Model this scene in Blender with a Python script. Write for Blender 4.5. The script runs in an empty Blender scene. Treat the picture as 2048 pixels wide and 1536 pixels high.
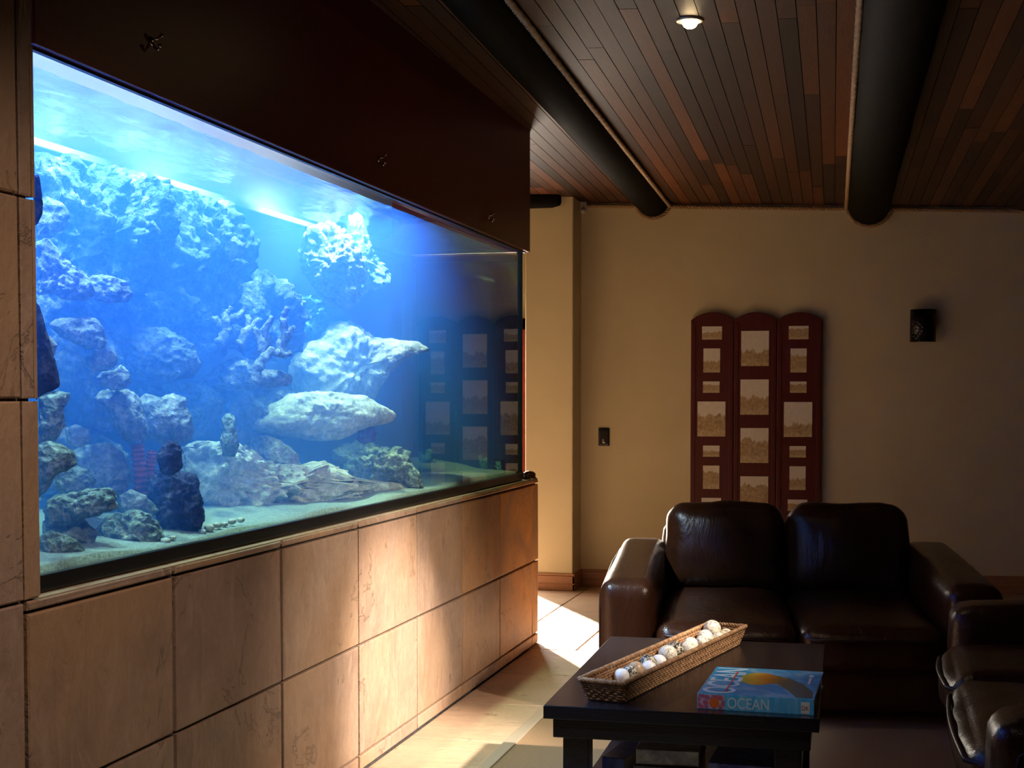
import bpy, math, random
from mathutils import Vector, Matrix, noise
V = Vector
R = math.radians
random.seed(7)
COL = bpy.context.scene.collection
SC = bpy.context.scene

# ------------------------------------------------------------------ camera (metres; X right, Y into the room, tank wall runs along Y)
F, PCX, PCY, PITCH, YAW, H = 2844., 1024., 914., R(2.4), R(14.3), 1.27
FW = V((-math.sin(YAW)*math.cos(PITCH), math.cos(YAW)*math.cos(PITCH), -math.sin(PITCH)))
RT = V((math.cos(YAW), math.sin(YAW), 0)); UP = RT.cross(FW); EYE = V((0, 0, H))
cam = bpy.data.cameras.new('camera'); co = bpy.data.objects.new('camera', cam); COL.objects.link(co)
cam.sensor_width = 36; cam.lens = F/2048*36; cam.shift_y = (PCY-768)/2048
cam.clip_start = .05
co.location = EYE; co.rotation_euler = (R(90)-PITCH, 0, YAW); SC.camera = co
# surveying helpers: where a line of sight meets a known plane of the room
def ray(x, y): return FW + RT*((x-PCX)/F) - UP*((y-PCY)/F)
def onz(x, y, z): r = ray(x, y); return EYE + r*((z-H)/r.z)
def onx(x, y, X): r = ray(x, y); return EYE + r*(X/r.x)
def ony(x, y, Y): r = ray(x, y); return EYE + r*(Y/r.y)
def onplane(x, y, P, n): r = ray(x, y); return EYE + r*(((P-EYE).dot(n))/(r.dot(n)))

# ------------------------------------------------------------------ mesh helpers
class MB:
    def __init__(s): s.v = []; s.f = []; s.r = []; s.uv = {}
    def add(s, vs, fs, rnd=0.):
        b = len(s.v); s.v += [tuple(p) for p in vs]
        for f in fs: s.f.append(tuple(b+i for i in f)); s.r.append(rnd)
        return s
    def box(s, x0, x1, y0, y1, z0, z1, rnd=0., M=None):
        vs = [V((x, y, z)) for z in (z0, z1) for y in (y0, y1) for x in (x0, x1)]
        if M: vs = [M @ p for p in vs]
        return s.add(vs, [(0,2,3,1),(4,5,7,6),(0,1,5,4),(2,6,7,3),(0,4,6,2),(1,3,7,5)], rnd)
    def tile(s, O, A, B, N, t, g=.006, tilt=.0, rnd=0.):
        """a slab with eased edges: corner O, edges A and B, outward normal N, thickness t"""
        a, b = A.normalized(), B.normalized()
        base = [O, O+A, O+A+B, O+B]
        top = [O+a*g+b*g, O+A-a*g+b*g, O+A+B-a*g-b*g, O+B+a*g-b*g]
        top = [p + N*(t+random.uniform(-tilt, tilt)) for p in top]
        mid = [p + N*(t-g*.7) for p in base]
        vs = base+mid+top
        fs = [(0,1,5,4),(1,2,6,5),(2,3,7,6),(3,0,4,7),(4,5,9,8),(5,6,10,9),(6,7,11,10),(7,4,8,11),(8,9,10,11)]
        if A.cross(B).dot(N) < 0: fs = [f[::-1] for f in fs]
        return s.add(vs, fs, rnd)
    def rbox(s, c, half, r, n=10, puff=(0,0,0), ns=0., nf=5., seed=0, M=None, taper=None):
        hx, hy, hz = half; r = min(r, hx, hy, hz)*.999
        idx = {}; vs = []; fs = []
        def sp(i):
            t = -1+2*i/n
            return math.sin(t*math.pi/2)*.5+t*.5
        def vid(i, j, k):
            if (i,j,k) in idx: return idx[i,j,k]
            p = V((sp(i)*hx, sp(j)*hy, sp(k)*hz))
            q = V((max(-hx+r, min(hx-r, p.x)), max(-hy+r, min(hy-r, p.y)), max(-hz+r, min(hz-r, p.z))))
            d = p-q
            if d.length > 1e-9: d = d.normalized()*r
            u = V((p.x/hx, p.y/hy, p.z/hz)); q = q+d
            q.z += puff[2]*(1-u.x**2)*(1-u.y**2)*(1 if u.z > 0 else -1)*abs(u.z)
            q.y += puff[1]*(1-u.x**2)*(1-u.z**2)*(1 if u.y > 0 else -1)*abs(u.y)
            q.x += puff[0]*(1-u.y**2)*(1-u.z**2)*(1 if u.x > 0 else -1)*abs(u.x)
            if ns:
                w = V(c)*1.7+V((seed*3.1, seed, 0))
                q += d.normalized()*ns*noise.fractal(q*nf+w, 1., 2., 3) if d.length else V((0,0,ns*noise.fractal(q*nf+w, 1., 2., 3)*(1 if u.z > 0 else -1)))
            if taper: q = taper(q)
            q = q+V(c)
            if M: q = M @ q
            idx[i,j,k] = len(vs); vs.append(q); return idx[i,j,k]
        for a in range(n):
            for b in range(n):
                fs.append((vid(a,b,0), vid(a,b+1,0), vid(a+1,b+1,0), vid(a+1,b,0)))
                fs.append((vid(a,b,n), vid(a+1,b,n), vid(a+1,b+1,n), vid(a,b+1,n)))
                fs.append((vid(a,0,b), vid(a+1,0,b), vid(a+1,0,b+1), vid(a,0,b+1)))
                fs.append((vid(a,n,b), vid(a,n,b+1), vid(a+1,n,b+1), vid(a+1,n,b)))
                fs.append((vid(0,a,b), vid(0,a,b+1), vid(0,a+1,b+1), vid(0,a+1,b)))
                fs.append((vid(n,a,b), vid(n,a+1,b), vid(n,a+1,b+1), vid(n,a,b+1)))
        return s.add(vs, fs)
    def tube(s, path, r, n=8, closed=False, cap=True, rnd=0.):
        path = [V(p) for p in path]; m = len(path); rr = r if callable(r) else (lambda t: r)
        vs = []; u = None
        for i, p in enumerate(path):
            t = (path[(i+1) % m]-path[i-1]) if closed else (path[min(i+1, m-1)]-path[max(i-1, 0)])
            t.normalize()
            if u is None: u = t.orthogonal()
            u = (u - t*u.dot(t)).normalized(); w = t.cross(u); q = rr(i/max(1, m-1))
            for k in range(n):
                a = 2*math.pi*k/n; vs.append(p+(u*math.cos(a)+w*math.sin(a))*q)
        fs = []
        for i in range(m if closed else m-1):
            for k in range(n):
                a, b = i*n+k, i*n+(k+1) % n; c, d = ((i+1) % m)*n+(k+1) % n, ((i+1) % m)*n+k
                fs.append((a, b, c, d))
        if cap and not closed: fs += [tuple(range(n))[::-1], tuple((m-1)*n+k for k in range(n))]
        return s.add(vs, fs, rnd)
    def rope(s, path, r=.014, pitch=.07, strands=3, step=.009, n=5):
        """twisted strands laid along a polyline"""
        pts = [V(path[0])]
        for a, b in zip(path[:-1], path[1:]):
            a, b = V(a), V(b); k = max(1, int((b-a).length/step))
            pts += [a.lerp(b, (i+1)/k) for i in range(k)]
        L = 0; fr = []; u = None
        for i, p in enumerate(pts):
            t = (pts[min(i+1, len(pts)-1)]-pts[max(i-1, 0)]).normalized()
            if u is None: u = t.orthogonal()
            u = (u-t*u.dot(t)).normalized(); fr.append((p, u.copy(), t.cross(u), L))
            if i+1 < len(pts): L += (pts[i+1]-p).length
        for k in range(strands):
            q = []
            for p, u, w, l in fr:
                a = 2*math.pi*(l/pitch+k/strands); q.append(p+(u*math.cos(a)+w*math.sin(a))*r*.52)
            s.tube(q, r*.56, n)
        return s
    def lathe(s, prof, n=24, M=None):
        vs = []
        for (r, z) in prof:
            for k in range(n):
                a = 2*math.pi*k/n; p = V((r*math.cos(a), r*math.sin(a), z)); vs.append(M @ p if M else p)
        fs = [(i*n+k, i*n+(k+1) % n, (i+1)*n+(k+1) % n, (i+1)*n+k) for i in range(len(prof)-1) for k in range(n)]
        return s.add(vs, fs)
    def build(s, name, mat, parent=None, smooth=False, bevel=0.):
        me = bpy.data.meshes.new(name); me.from_pydata(s.v, [], s.f); me.update()
        if any(s.r):
            at = me.attributes.new('rnd', 'FLOAT', 'FACE'); at.data.foreach_set('value', s.r)
        o = bpy.data.objects.new(name, me); COL.objects.link(o); me.materials.append(mat)
        if smooth:
            me.polygons.foreach_set('use_smooth', [True]*len(me.polygons))
        if bevel:
            b = o.modifiers.new('bevel', 'BEVEL'); b.width = bevel; b.segments = 3; b.limit_method = 'ANGLE'
            b.harden_normals = False
        if parent: o.parent = parent
        return o
def tag(o, label=None, cat=None, group=None, kind=None):
    for k, v in (('label', label), ('category', cat), ('group', group), ('kind', kind)):
        if v: o[k] = v
    return o
def thing(name, label, cat, loc=(0,0,0), rz=0., group=None):
    o = bpy.data.objects.new(name, None); COL.objects.link(o); o.location = loc; o.rotation_euler = (0,0,rz)
    o.empty_display_size = .1
    return tag(o, label, cat, group)
def struct(o): o['kind'] = 'structure'; return o
def txt(body, size, M, mat, name, parent, ext=.0006, sx=1.):
    c = bpy.data.curves.new(name, 'FONT'); c.body = body; c.size = size; c.extrude = ext; c.align_x = 'LEFT'
    t = bpy.data.objects.new('tmp', c); COL.objects.link(t)
    bpy.context.view_layer.update()
    me = bpy.data.meshes.new_from_object(t.evaluated_get(bpy.context.evaluated_depsgraph_get()))
    bpy.data.objects.remove(t)
    for v in me.vertices: v.co.x *= sx
    me.transform(M); me.materials.clear(); me.materials.append(mat); me.name = name
    o = bpy.data.objects.new(name, me); COL.objects.link(o); o.parent = parent
    return o

# ------------------------------------------------------------------ materials
class Mat:
    def __init__(s, name):
        s.m = bpy.data.materials.new(name); s.m.use_nodes = True; s.t = s.m.node_tree; s.t.nodes.clear()
        s.out = s.n('ShaderNodeOutputMaterial')
    def n(s, typ, **kw):
        o = s.t.nodes.new(typ)
        for k, v in kw.items():
            if k.startswith('i_'):
                key = k[2:]; key = int(key) if key.isdigit() else key.replace('_', ' ')
                s.set(o.inputs[key], v)
            else: setattr(o, k, v)
        return o
    def set(s, inp, v):
        if isinstance(v, bpy.types.NodeSocket): s.t.links.new(v, inp)
        elif isinstance(v, bpy.types.Node): s.t.links.new(v.outputs[0], inp)
        elif isinstance(v, (tuple, list)) and len(v) == 3 and inp.type == 'RGBA': inp.default_value = (*v, 1)
        else: inp.default_value = v
    def math(s, op, a, b=0., c=0.):
        o = s.n('ShaderNodeMath', operation=op)
        for i, x in enumerate((a, b, c)): s.set(o.inputs[i], x)
        return o.outputs[0]
    def mix(s, f, a, b, bt='MIX'):
        o = s.n('ShaderNodeMix', data_type='RGBA', blend_type=bt)
        s.set(o.inputs[0], f); s.set(o.inputs[6], a); s.set(o.inputs[7], b); return o.outputs[2]
    def coord(s, which='Object', scale=(1,1,1), off=None):
        c = s.n('ShaderNodeTexCoord').outputs[which]
        mp = s.n('ShaderNodeMapping'); s.set(mp.inputs[0], c); mp.inputs[3].default_value = scale
        if off is not None: s.set(mp.inputs[1], off)
        return mp.outputs[0]
    def noise(s, vec, scale, detail=4., rough=.55, dist=0.):
        o = s.n('ShaderNodeTexNoise', i_Scale=scale, i_Detail=detail, i_Roughness=rough, i_Distortion=dist); s.set(o.inputs['Vector'], vec)
        return o.outputs[0]
    def ramp(s, f, stops):
        o = s.n('ShaderNodeValToRGB'); s.set(o.inputs[0], f); e = o.color_ramp.elements
        while len(e) < len(stops): e.new(.5)
        for el, (p, c) in zip(e, stops): el.position = p; el.color = (*c, 1) if len(c) == 3 else c
        return o.outputs[0]
    def bump(s, h, strength=.3, dist=.01):
        o = s.n('ShaderNodeBump'); o.inputs['Strength'].default_value = strength; o.inputs['Distance'].default_value = dist
        s.set(o.inputs['Height'], h); return o.outputs[0]
    def pbr(s, col, rough=.5, metal=0., spec=.5, nrm=None, coat=0., coatr=.1, ior=1.5, sheen=0.):
        b = s.n('ShaderNodeBsdfPrincipled'); s.set(b.inputs['Base Color'], col); s.set(b.inputs['Roughness'], rough)
        b.inputs['Metallic'].default_value = metal; b.inputs['Specular IOR Level'].default_value = spec; b.inputs['IOR'].default_value = ior
        b.inputs['Coat Weight'].default_value = coat; b.inputs['Coat Roughness'].default_value = coatr
        b.inputs['Sheen Weight'].default_value = sheen
        if nrm is not None: s.set(b.inputs['Normal'], nrm)
        s.t.links.new(b.outputs[0], s.out.inputs[0]); return s.m
    def rnd(s): return s.n('ShaderNodeAttribute', attribute_name='rnd').outputs['Fac']
    def orand(s): return s.n('ShaderNodeObjectInfo').outputs['Random']

def plain(name, col, rough=.5, metal=0., spec=.5, coat=0.):
    return Mat(name).pbr(col, rough, metal, spec, coat=coat)

def stone_tile(name, cols, rough=.55, sc=1.):
    m = Mat(name); v = m.coord('Object'); r = m.rnd()
    off = m.n('ShaderNodeCombineXYZ'); m.set(off.inputs[0], m.math('MULTIPLY', r, 37.)); m.set(off.inputs[1], m.math('MULTIPLY', r, 11.))
    vv = m.n('ShaderNodeVectorMath', operation='ADD'); m.set(vv.inputs[0], v); m.set(vv.inputs[1], off.outputs[0]); v = vv.outputs[0]
    st = m.n('ShaderNodeMapping'); m.set(st.inputs[0], v); st.inputs[3].default_value = (1, 3.2, 1)
    n1 = m.noise(v, 2.6*sc, 6, .6, .6); n2 = m.noise(st.outputs[0], 5*sc, 5, .65, 1.2); n3 = m.noise(v, 45*sc, 4, .6)
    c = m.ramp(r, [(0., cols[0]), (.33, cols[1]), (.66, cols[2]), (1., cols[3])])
    c = m.mix(m.ramp(n1, [(.42, (0,0,0)), (.66, (.8,.8,.8))]), c, cols[4])
    c = m.mix(m.ramp(n2, [(.5, (0,0,0)), (.72, (.7,.7,.7))]), c, cols[5])
    c = m.mix(m.math('MULTIPLY', n3, .35), c, (.2,.15,.12), 'MULTIPLY')
    cn = m.noise(v, 3.2, 7, .62, 1.4); gate = m.noise(v, 4.5, 2)
    line = m.math('MULTIPLY', m.math('ABSOLUTE', m.math('SUBTRACT', cn, .5)), 60.)
    crack = m.math('MINIMUM', m.math('ADD', line, m.math('MULTIPLY', m.math('MAXIMUM', m.math('SUBTRACT', .60, gate), 0.), 60.)), 1.)
    c = m.mix(m.math('MULTIPLY', m.math('SUBTRACT', 1., crack), .6), c, (.13,.085,.06))
    n4 = m.noise(v, 1.3*sc, 3, .5, .3); c = m.mix(m.ramp(n4, [(.47,(0,0,0)),(.66,(.6,.6,.6))]), c, cols[6])
    h = m.math('ADD', m.math('MULTIPLY', n2, .7), m.math('MULTIPLY', n3, .25)); h = m.math('ADD', h, m.math('MULTIPLY', crack, .15))
    return m.pbr(c, rough, spec=.35, nrm=m.bump(h, .8, .014))
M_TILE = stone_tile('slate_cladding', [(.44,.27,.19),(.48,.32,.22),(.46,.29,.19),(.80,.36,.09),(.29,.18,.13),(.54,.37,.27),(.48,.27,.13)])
M_FTILE = stone_tile('slate_floor', [(.52,.38,.24),(.60,.36,.25),(.56,.42,.27),(.58,.33,.15),(.42,.30,.2),(.62,.42,.26),(.45,.28,.18)], .45)
M_GROUT = Mat('grout'); _v = M_GROUT.coord(); M_GROUT = M_GROUT.pbr(M_GROUT.ramp(M_GROUT.noise(_v, 30.), [(.3,(.035,.028,.025)),(.7,(.09,.075,.065))]), .9)
def plaster():
    m = Mat('cream_plaster'); v = m.coord(); n = m.noise(v, 3., 5); n2 = m.noise(v, 160., 3)
    return m.pbr(m.ramp(n, [(.3,(.66,.57,.38)),(.7,(.72,.63,.42))]), .75, spec=.25, nrm=m.bump(n2, .12, .002))
M_WALL = plaster()
M_DWALL = plain('dark_plaster', (.12,.09,.07), .9)
def wood(name, c0, c1, rough=.4, scale=(1,1,1), coat=0., spec=.5, usernd=False):
    m = Mat(name); v = m.coord('Object', scale)
    if usernd:
        r = m.rnd(); off = m.n('ShaderNodeCombineXYZ'); m.set(off.inputs[0], m.math('MULTIPLY', r, 53.))
        a = m.n('ShaderNodeVectorMath', operation='ADD'); m.set(a.inputs[0], v); m.set(a.inputs[1], off.outputs[0]); v = a.outputs[0]
    n = m.noise(v, 7., 6, .6, .8); n2 = m.noise(v, 40., 4, .6)
    c = m.ramp(m.math('ADD', m.math('MULTIPLY', n, .7), m.math('MULTIPLY', n2, .3)), [(.35, c0), (.65, c1)])
    if usernd:
        c = m.mix(1., c, m.ramp(r, [(0., (.18,.15,.13)), (.35, (.5,.42,.36)), (.7, (1.,.85,.7)), (1., (1.9,1.45,.95))]), 'MULTIPLY')
    return m.pbr(c, rough, spec=spec, nrm=m.bump(n2, .15, .003), coat=coat)
M_PLANK = wood('ceiling_planks', (.06,.021,.008), (.11,.044,.016), .5, (18,1,18), spec=.25, usernd=True)
M_LOG = wood('dark_log', (.004,.004,.003), (.011,.010,.006), .75, (6,.7,6), spec=.05)
M_HOOD = wood('mahogany_hood', (.12,.013,.010), (.16,.020,.014), .30, (1.2,9,9), spec=.22)
M_HOODIN = plain('hood_inside', (.6,.62,.65), .8)
M_MAHOG = wood('mahogany_screen', (.075,.012,.010), (.12,.02,.014), .38, (9,9,1), coat=.1)
M_SKIRT = wood('skirting_wood', (.33,.14,.06), (.46,.22,.10), .4, (1.5,1.5,14))
M_BLACKWOOD = wood('black_table_wood', (.004,.005,.009), (.008,.009,.014), .22, (1,8,8), coat=.2)
def ropemat():
    m = Mat('sisal_rope'); n = m.noise(m.coord(), 300., 3)
    return m.pbr(m.ramp(n, [(.3,(.34,.21,.11)),(.7,(.55,.38,.21))]), .85, nrm=m.bump(n, .4, .002))
M_ROPE = ropemat()
def leather():
    m = Mat('brown_leather'); v = m.coord(); n = m.noise(v, 2.6, 4); vo = m.n('ShaderNodeTexVoronoi', i_Scale=230.); m.set(vo.inputs['Vector'], v)
    fold = m.noise(m.coord('Object', (1.,1.,.35)), 16., 3, .5, 1.5)
    h = m.math('ADD', m.math('MULTIPLY', vo.outputs[0], .12), m.math('MULTIPLY', fold, .9))
    return m.pbr(m.ramp(n, [(.35,(.032,.010,.004)),(.65,(.055,.018,.008))]), .30, spec=.45, nrm=m.bump(h, .35, .012))
M_LEATHER = leather()
M_PIPE = plain('leather_piping', (.02,.008,.005), .4)
def carpet():
    m = Mat('brown_carpet'); v = m.coord(); n = m.noise(v, 260., 3, .7); n2 = m.noise(v, 6., 3)
    c = m.mix(m.math('MULTIPLY', n2, .4), m.ramp(n, [(.35,(.20,.115,.06)),(.65,(.36,.22,.12))]), (.26,.16,.09))
    return m.pbr(c, .95, spec=.1, nrm=m.bump(n, .8, .004))
M_CARPET = carpet()
M_BRASS = plain('trim_metal', (.75,.62,.45), .35, .6)
M_BLACK = plain('black_plastic', (.008,.008,.009), .3)
M_SILI = plain('black_silicone', (.004,.006,.008), .35)
M_STEEL = plain('dark_steel', (.62,.52,.42), .16, 1.)
M_WHITE = plain('white_plastic', (.7,.68,.62), .4)

def glass(name, tint, gain=1.0):
    """clear pane: grazing reflection on the outside, light straight through"""
    m = Mat(name); g = m.n('ShaderNodeNewGeometry')
    d = m.n('ShaderNodeVectorMath', operation='DOT_PRODUCT'); m.set(d.inputs[0], g.outputs['Incoming']); m.set(d.inputs[1], g.outputs['Normal'])
    c = m.math('SUBTRACT', 1., m.math('ABSOLUTE', d.outputs['Value'])); c = m.math('POWER', c, 5.)
    f = m.math('MULTIPLY_ADD', c, .96*gain, .04*gain); f = m.math('MINIMUM', f, .9)
    f = m.math('MULTIPLY', f, m.math('SUBTRACT', 1., g.outputs['Backfacing']))
    tr = m.n('ShaderNodeBsdfTransparent', i_Color=tint); gl = m.n('ShaderNodeBsdfGlossy', i_Color=(.95,.97,1), i_Roughness=.0)
    mx = m.n('ShaderNodeMixShader'); m.set(mx.inputs[0], f); m.set(mx.inputs[1], tr.outputs[0]); m.set(mx.inputs[2], gl.outputs[0])
    m.t.links.new(mx.outputs[0], m.out.inputs[0]); return m.m
M_GLASS = glass('tank_glass', (.95,.98,1.), 1.25)
M_ENDGLASS = glass('end_glass', (.05,.10,.085))
M_DOORGLASS = glass('door_glass', (.95,.97,.95))

def water():
    m = Mat('tank_water'); sc = m.n('ShaderNodeVolumeCoefficients')
    sc.inputs['Scatter Coefficients'].default_value = (.07, .26, 1.12); sc.inputs['Absorption Coefficients'].default_value = (.30, .06, .02)
    sc.inputs['Anisotropy'].default_value = .2; sc.phase = 'HENYEY_GREENSTEIN'
    m.t.links.new(sc.outputs[0], m.out.inputs[1]); return m.m
M_WATER = water()
def surface():
    m = Mat('rippled_surface'); v = m.coord('Object', (1., .35, 1.)); n = m.noise(v, 9., 3, .5, .6)
    nr = m.bump(n, .5, .03)
    gl = m.n('ShaderNodeBsdfGlossy', i_Color=(.9,.96,1), i_Roughness=.13); m.set(gl.inputs['Normal'], nr)
    tr = m.n('ShaderNodeBsdfTransparent', i_Color=(.9,.97,1))
    mx = m.n('ShaderNodeMixShader', i_0=.5); m.set(mx.inputs[1], tr.outputs[0]); m.set(mx.inputs[2], gl.outputs[0])
    m.t.links.new(mx.outputs[0], m.out.inputs[0]); return m.m
M_SURF = surface()
def rockmat(name, c0, c1, c2, pit=28., bump=.7, rough=.9):
    m = Mat(name); v = m.coord('Object'); n = m.noise(v, 9., 6, .65, .5); n2 = m.noise(v, 70., 4, .65)
    vo = m.n('ShaderNodeTexVoronoi', i_Scale=pit); m.set(vo.inputs['Vector'], v)
    c = m.ramp(n, [(.32, c0), (.5, c1), (.68, c2)])
    c = m.mix(m.ramp(n2, [(.42,(.65,.65,.65)),(.62,(0,0,0))]), c, c0)
    h = m.math('ADD', m.math('MULTIPLY', n2, .6), m.math('MULTIPLY', vo.outputs[0], .8)); h = m.math('ADD', h, m.math('MULTIPLY', n, .8))
    return m.pbr(c, rough, spec=.15, nrm=m.bump(h, bump, .025))
M_WROCK = rockmat('pale_limestone', (.24,.26,.27), (.52,.55,.55), (.74,.77,.75), 22., .55)
M_GROCK = rockmat('grey_live_rock', (.07,.10,.10), (.28,.35,.33), (.58,.65,.60), 42., 1.)
M_PROCK = rockmat('crusted_rock', (.09,.11,.14), (.34,.37,.41), (.74,.70,.68), 34., .9)
M_HAZY = rockmat('hazy_reef_rock', (.05,.08,.12), (.17,.23,.30), (.50,.52,.54), 26., 1.)  # bluish tone puts the water's haze into the rock colour
M_DROCK = rockmat('dark_purple_rock', (.015,.015,.05), (.04,.04,.11), (.16,.17,.26), 36., 1.)
M_GREENROCK = rockmat('green_polyps', (.12,.26,.20), (.38,.60,.42), (.75,.85,.55), 30., 1.)
M_TEAL = rockmat('teal_coral', (.05,.14,.13), (.12,.28,.24), (.3,.5,.42), 40., 1.)
M_REDS = rockmat('red_sponge', (.25,.05,.05), (.45,.10,.09), (.55,.2,.16), 40., .5)
M_YEL = rockmat('yellow_lump', (.5,.36,.02), (.75,.55,.03), (.85,.65,.08), 40., .4)
M_VIOL = rockmat('violet_coral', (.04,.04,.30), (.08,.08,.45), (.2,.2,.6), 40., .6)
def sand():
    m = Mat('coral_sand'); v = m.coord(); n = m.noise(v, 120., 4, .7); n2 = m.noise(v, 6., 3)
    return m.pbr(m.ramp(n, [(.3,(.13,.17,.19)),(.7,(.34,.39,.40))]), .95, spec=.1, nrm=m.bump(n, .6, .006))
M_SAND = sand()
def wicker():
    m = Mat('wicker'); v = m.coord(); n = m.noise(v, 70., 4, .6)
    return m.pbr(m.ramp(n, [(.3,(.13,.06,.025)),(.55,(.34,.18,.08)),(.75,(.5,.32,.16))]), .7, nrm=m.bump(n, .5, .003))
M_WICK = wicker()
def ball(name, c0, c1, lo, hi, sc=2.6, dist=2.):
    m = Mat(name); v = m.coord('Object', (1,1,1)); r = m.orand()
    off = m.n('ShaderNodeCombineXYZ'); m.set(off.inputs[0], m.math('MULTIPLY', r, 19.))
    a = m.n('ShaderNodeVectorMath', operation='ADD'); m.set(a.inputs[0], v); m.set(a.inputs[1], off.outputs[0])
    n = m.noise(a.outputs[0], sc*24, 3, .6, dist)
    return m.pbr(m.ramp(n, [(lo, c0), (hi, c1)]), .35, spec=.4)
B_CREAM = ball('marbled_cream_ball', (.30,.24,.16), (.86,.80,.66), .36, .5)
B_DARK = ball('dark_patterned_ball', (.035,.03,.025), (.62,.55,.42), .46, .56)
B_WHITE = ball('white_ball', (.80,.78,.78), (.88,.86,.84), .3, .6)
B_TAN = ball('tan_ball', (.33,.20,.11), (.56,.40,.26), .4, .58)
def photomat():
    m = Mat('sepia_photo'); uv = m.n('ShaderNodeUVMap').outputs[0]; sx = m.n('ShaderNodeSeparateXYZ'); m.set(sx.inputs[0], uv); r = m.orand()
    off = m.n('ShaderNodeCombineXYZ'); m.set(off.inputs[0], m.math('MULTIPLY', r, 31.))
    a = m.n('ShaderNodeVectorMath', operation='ADD'); m.set(a.inputs[0], uv); m.set(a.inputs[1], off.outputs[0])
    mp = m.n('ShaderNodeMapping'); m.set(mp.inputs[0], a.outputs[0]); mp.inputs[3].default_value = (1,.12,1)
    sk = m.noise(mp.outputs[0], 4., 4, .7); line = m.math('MULTIPLY_ADD', sk, .6, m.math('MULTIPLY_ADD', r, .45, .05))
    below = m.ramp(m.math('SUBTRACT', line, sx.outputs[1]), [(.0,(0,0,0)),(.05,(1,1,1))])
    low = m.ramp(m.math('SUBTRACT', m.math('MULTIPLY_ADD', r, .12, .14), sx.outputs[1]), [(.0,(0,0,0)),(.1,(1,1,1))])
    d = m.noise(a.outputs[0], 9., 5, .65, .4); b2 = m.n('ShaderNodeTexBrick', i_Scale=4.5); m.set(b2.inputs['Vector'], a.outputs[0])
    town = m.mix(.4, m.ramp(d, [(.3,(.26,.16,.07)),(.55,(.60,.46,.28)),(.72,(.85,.74,.56))]), m.ramp(b2.outputs[1], [(.2,(.6,.47,.3)),(.8,(.26,.16,.08))]))
    c = m.mix(below, m.ramp(d, [(.2,(.76,.70,.60)),(.8,(.92,.89,.82))]), town)
    c = m.mix(low, c, m.ramp(d, [(.3,(.45,.33,.17)),(.7,(.80,.68,.48))]))
    return m.pbr(c, .12, spec=.5)
M_PHOTO = photomat()

# ------------------------------------------------------------------ room shell
TX = -1.679                                       # face of the stone clad tank wall
A0 = onz(1162, 1171, 0.); WA = R(6.6); WU = V((math.cos(WA), math.sin(WA), 0)); WN = V((-math.sin(WA), math.cos(WA), 0))
def onw(x, y, off=0.): return onplane(x, y, A0-WN*off, WN)
def wuz(x, y): p = onw(x, y); return (p-A0).dot(WU), p.z
MW = Matrix.Translation(A0) @ Matrix.Rotation(WA, 4, 'Z')      # far wall frame: x along the wall, -y towards the camera
def ceil_z(x, y): return 2.62-.012*(y-4.6)-.028*(x+1.68)

fl = MB(); fl.box(-3.8, 3.6, -2.2, 10.6, -.12, -.012, .5)
struct(fl.build('floor', M_GROUT))
ft = MB(); Z = V((0,0,1))
def ftile(x0, x1, y0, y1, rnd): ft.tile(V((x0+.003, y0+.003, -.012)), V((x1-x0-.006,0,0)), V((0,y1-y0-.006,0)), Z, .012, .004, .0008, rnd)
ys = [1.8+.645*i for i in range(6)]+[5.02, 5.66, 6.31, 6.95]
ys = sorted(set(round(y, 3) for y in ys if y < 4.5))+[5.02, 5.66, 6.31, 6.95]
for a, b in zip(ys[:-1], ys[1:]): ftile(TX, -1.305, a, b, random.choice((.05,.3,.7,.5)))
for i, x in enumerate([-3.44,-3.04,-2.64,-2.24,-1.84,-1.44,-1.04,-.64,-.24,.16,.56,.96,1.36,1.76,2.16,2.56,2.96]):
    y = 6.95-(.32 if i % 2 else 0) + (.0 if x < -1.5 else 0)
    if abs(x+1.44) < .01: y = 6.79
    y = max(y, 6.95) if x < -1.45 else y
    k = 0
    while y < 10.2:
        y1 = y+.645+(.3 if (k == 0 and i % 2) else 0); ftile(x, x+.4, y, y1, random.choice((.05,.35,.62,.3,.95,.1))); y = y1; k += 1
ftile(-1.305, -1.04, 6.31, 6.79, .35)
struct(ft.build('floor_tile', M_FTILE))
cp = MB(); cp.box(-1.262, 3.5, -2.1, 6.6, -.011, .004)
struct(cp.build('floor_carpet', M_CARPET))
ts = MB(); ts.box(-1.305, -1.258, .5, 6.31, -.011, .010)
struct(ts.build('trim_1', M_BRASS, bevel=.003))

# stone clad wall under the tank and the tiled column beside it
pl = MB(); pl.box(-2.5, TX-.014, 2.615, 7.12, 0, .842, .5); 
struct(pl.build('wall_plinth', M_GROUT))
wt = MB(); NX = V((1,0,0))
yj = [2.556, 3.195, 3.857, 4.50, 5.133, 5.744, 6.362, 7.0, 7.134]
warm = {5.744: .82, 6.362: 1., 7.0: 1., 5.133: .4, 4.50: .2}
for a, b in zip(yj[:-1], yj[1:]):
    for z0, z1 in ((0., .055), (.055, .433), (.433, .828), (.828, .855)):
        aa = a; g = .010 if a < 4.4 else (.006 if a < 5.5 else .0035)
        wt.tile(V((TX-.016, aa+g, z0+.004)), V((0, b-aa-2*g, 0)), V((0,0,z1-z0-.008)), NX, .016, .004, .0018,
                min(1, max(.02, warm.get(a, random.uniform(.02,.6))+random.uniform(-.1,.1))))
    wt.tile(V((-1.74, max(a,2.615)+.003, .839)), V((1.74+TX-.003,0,0)), V((0,b-max(a,2.615)-.006,0)), Z, .016, .003, .0, .3)
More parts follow.
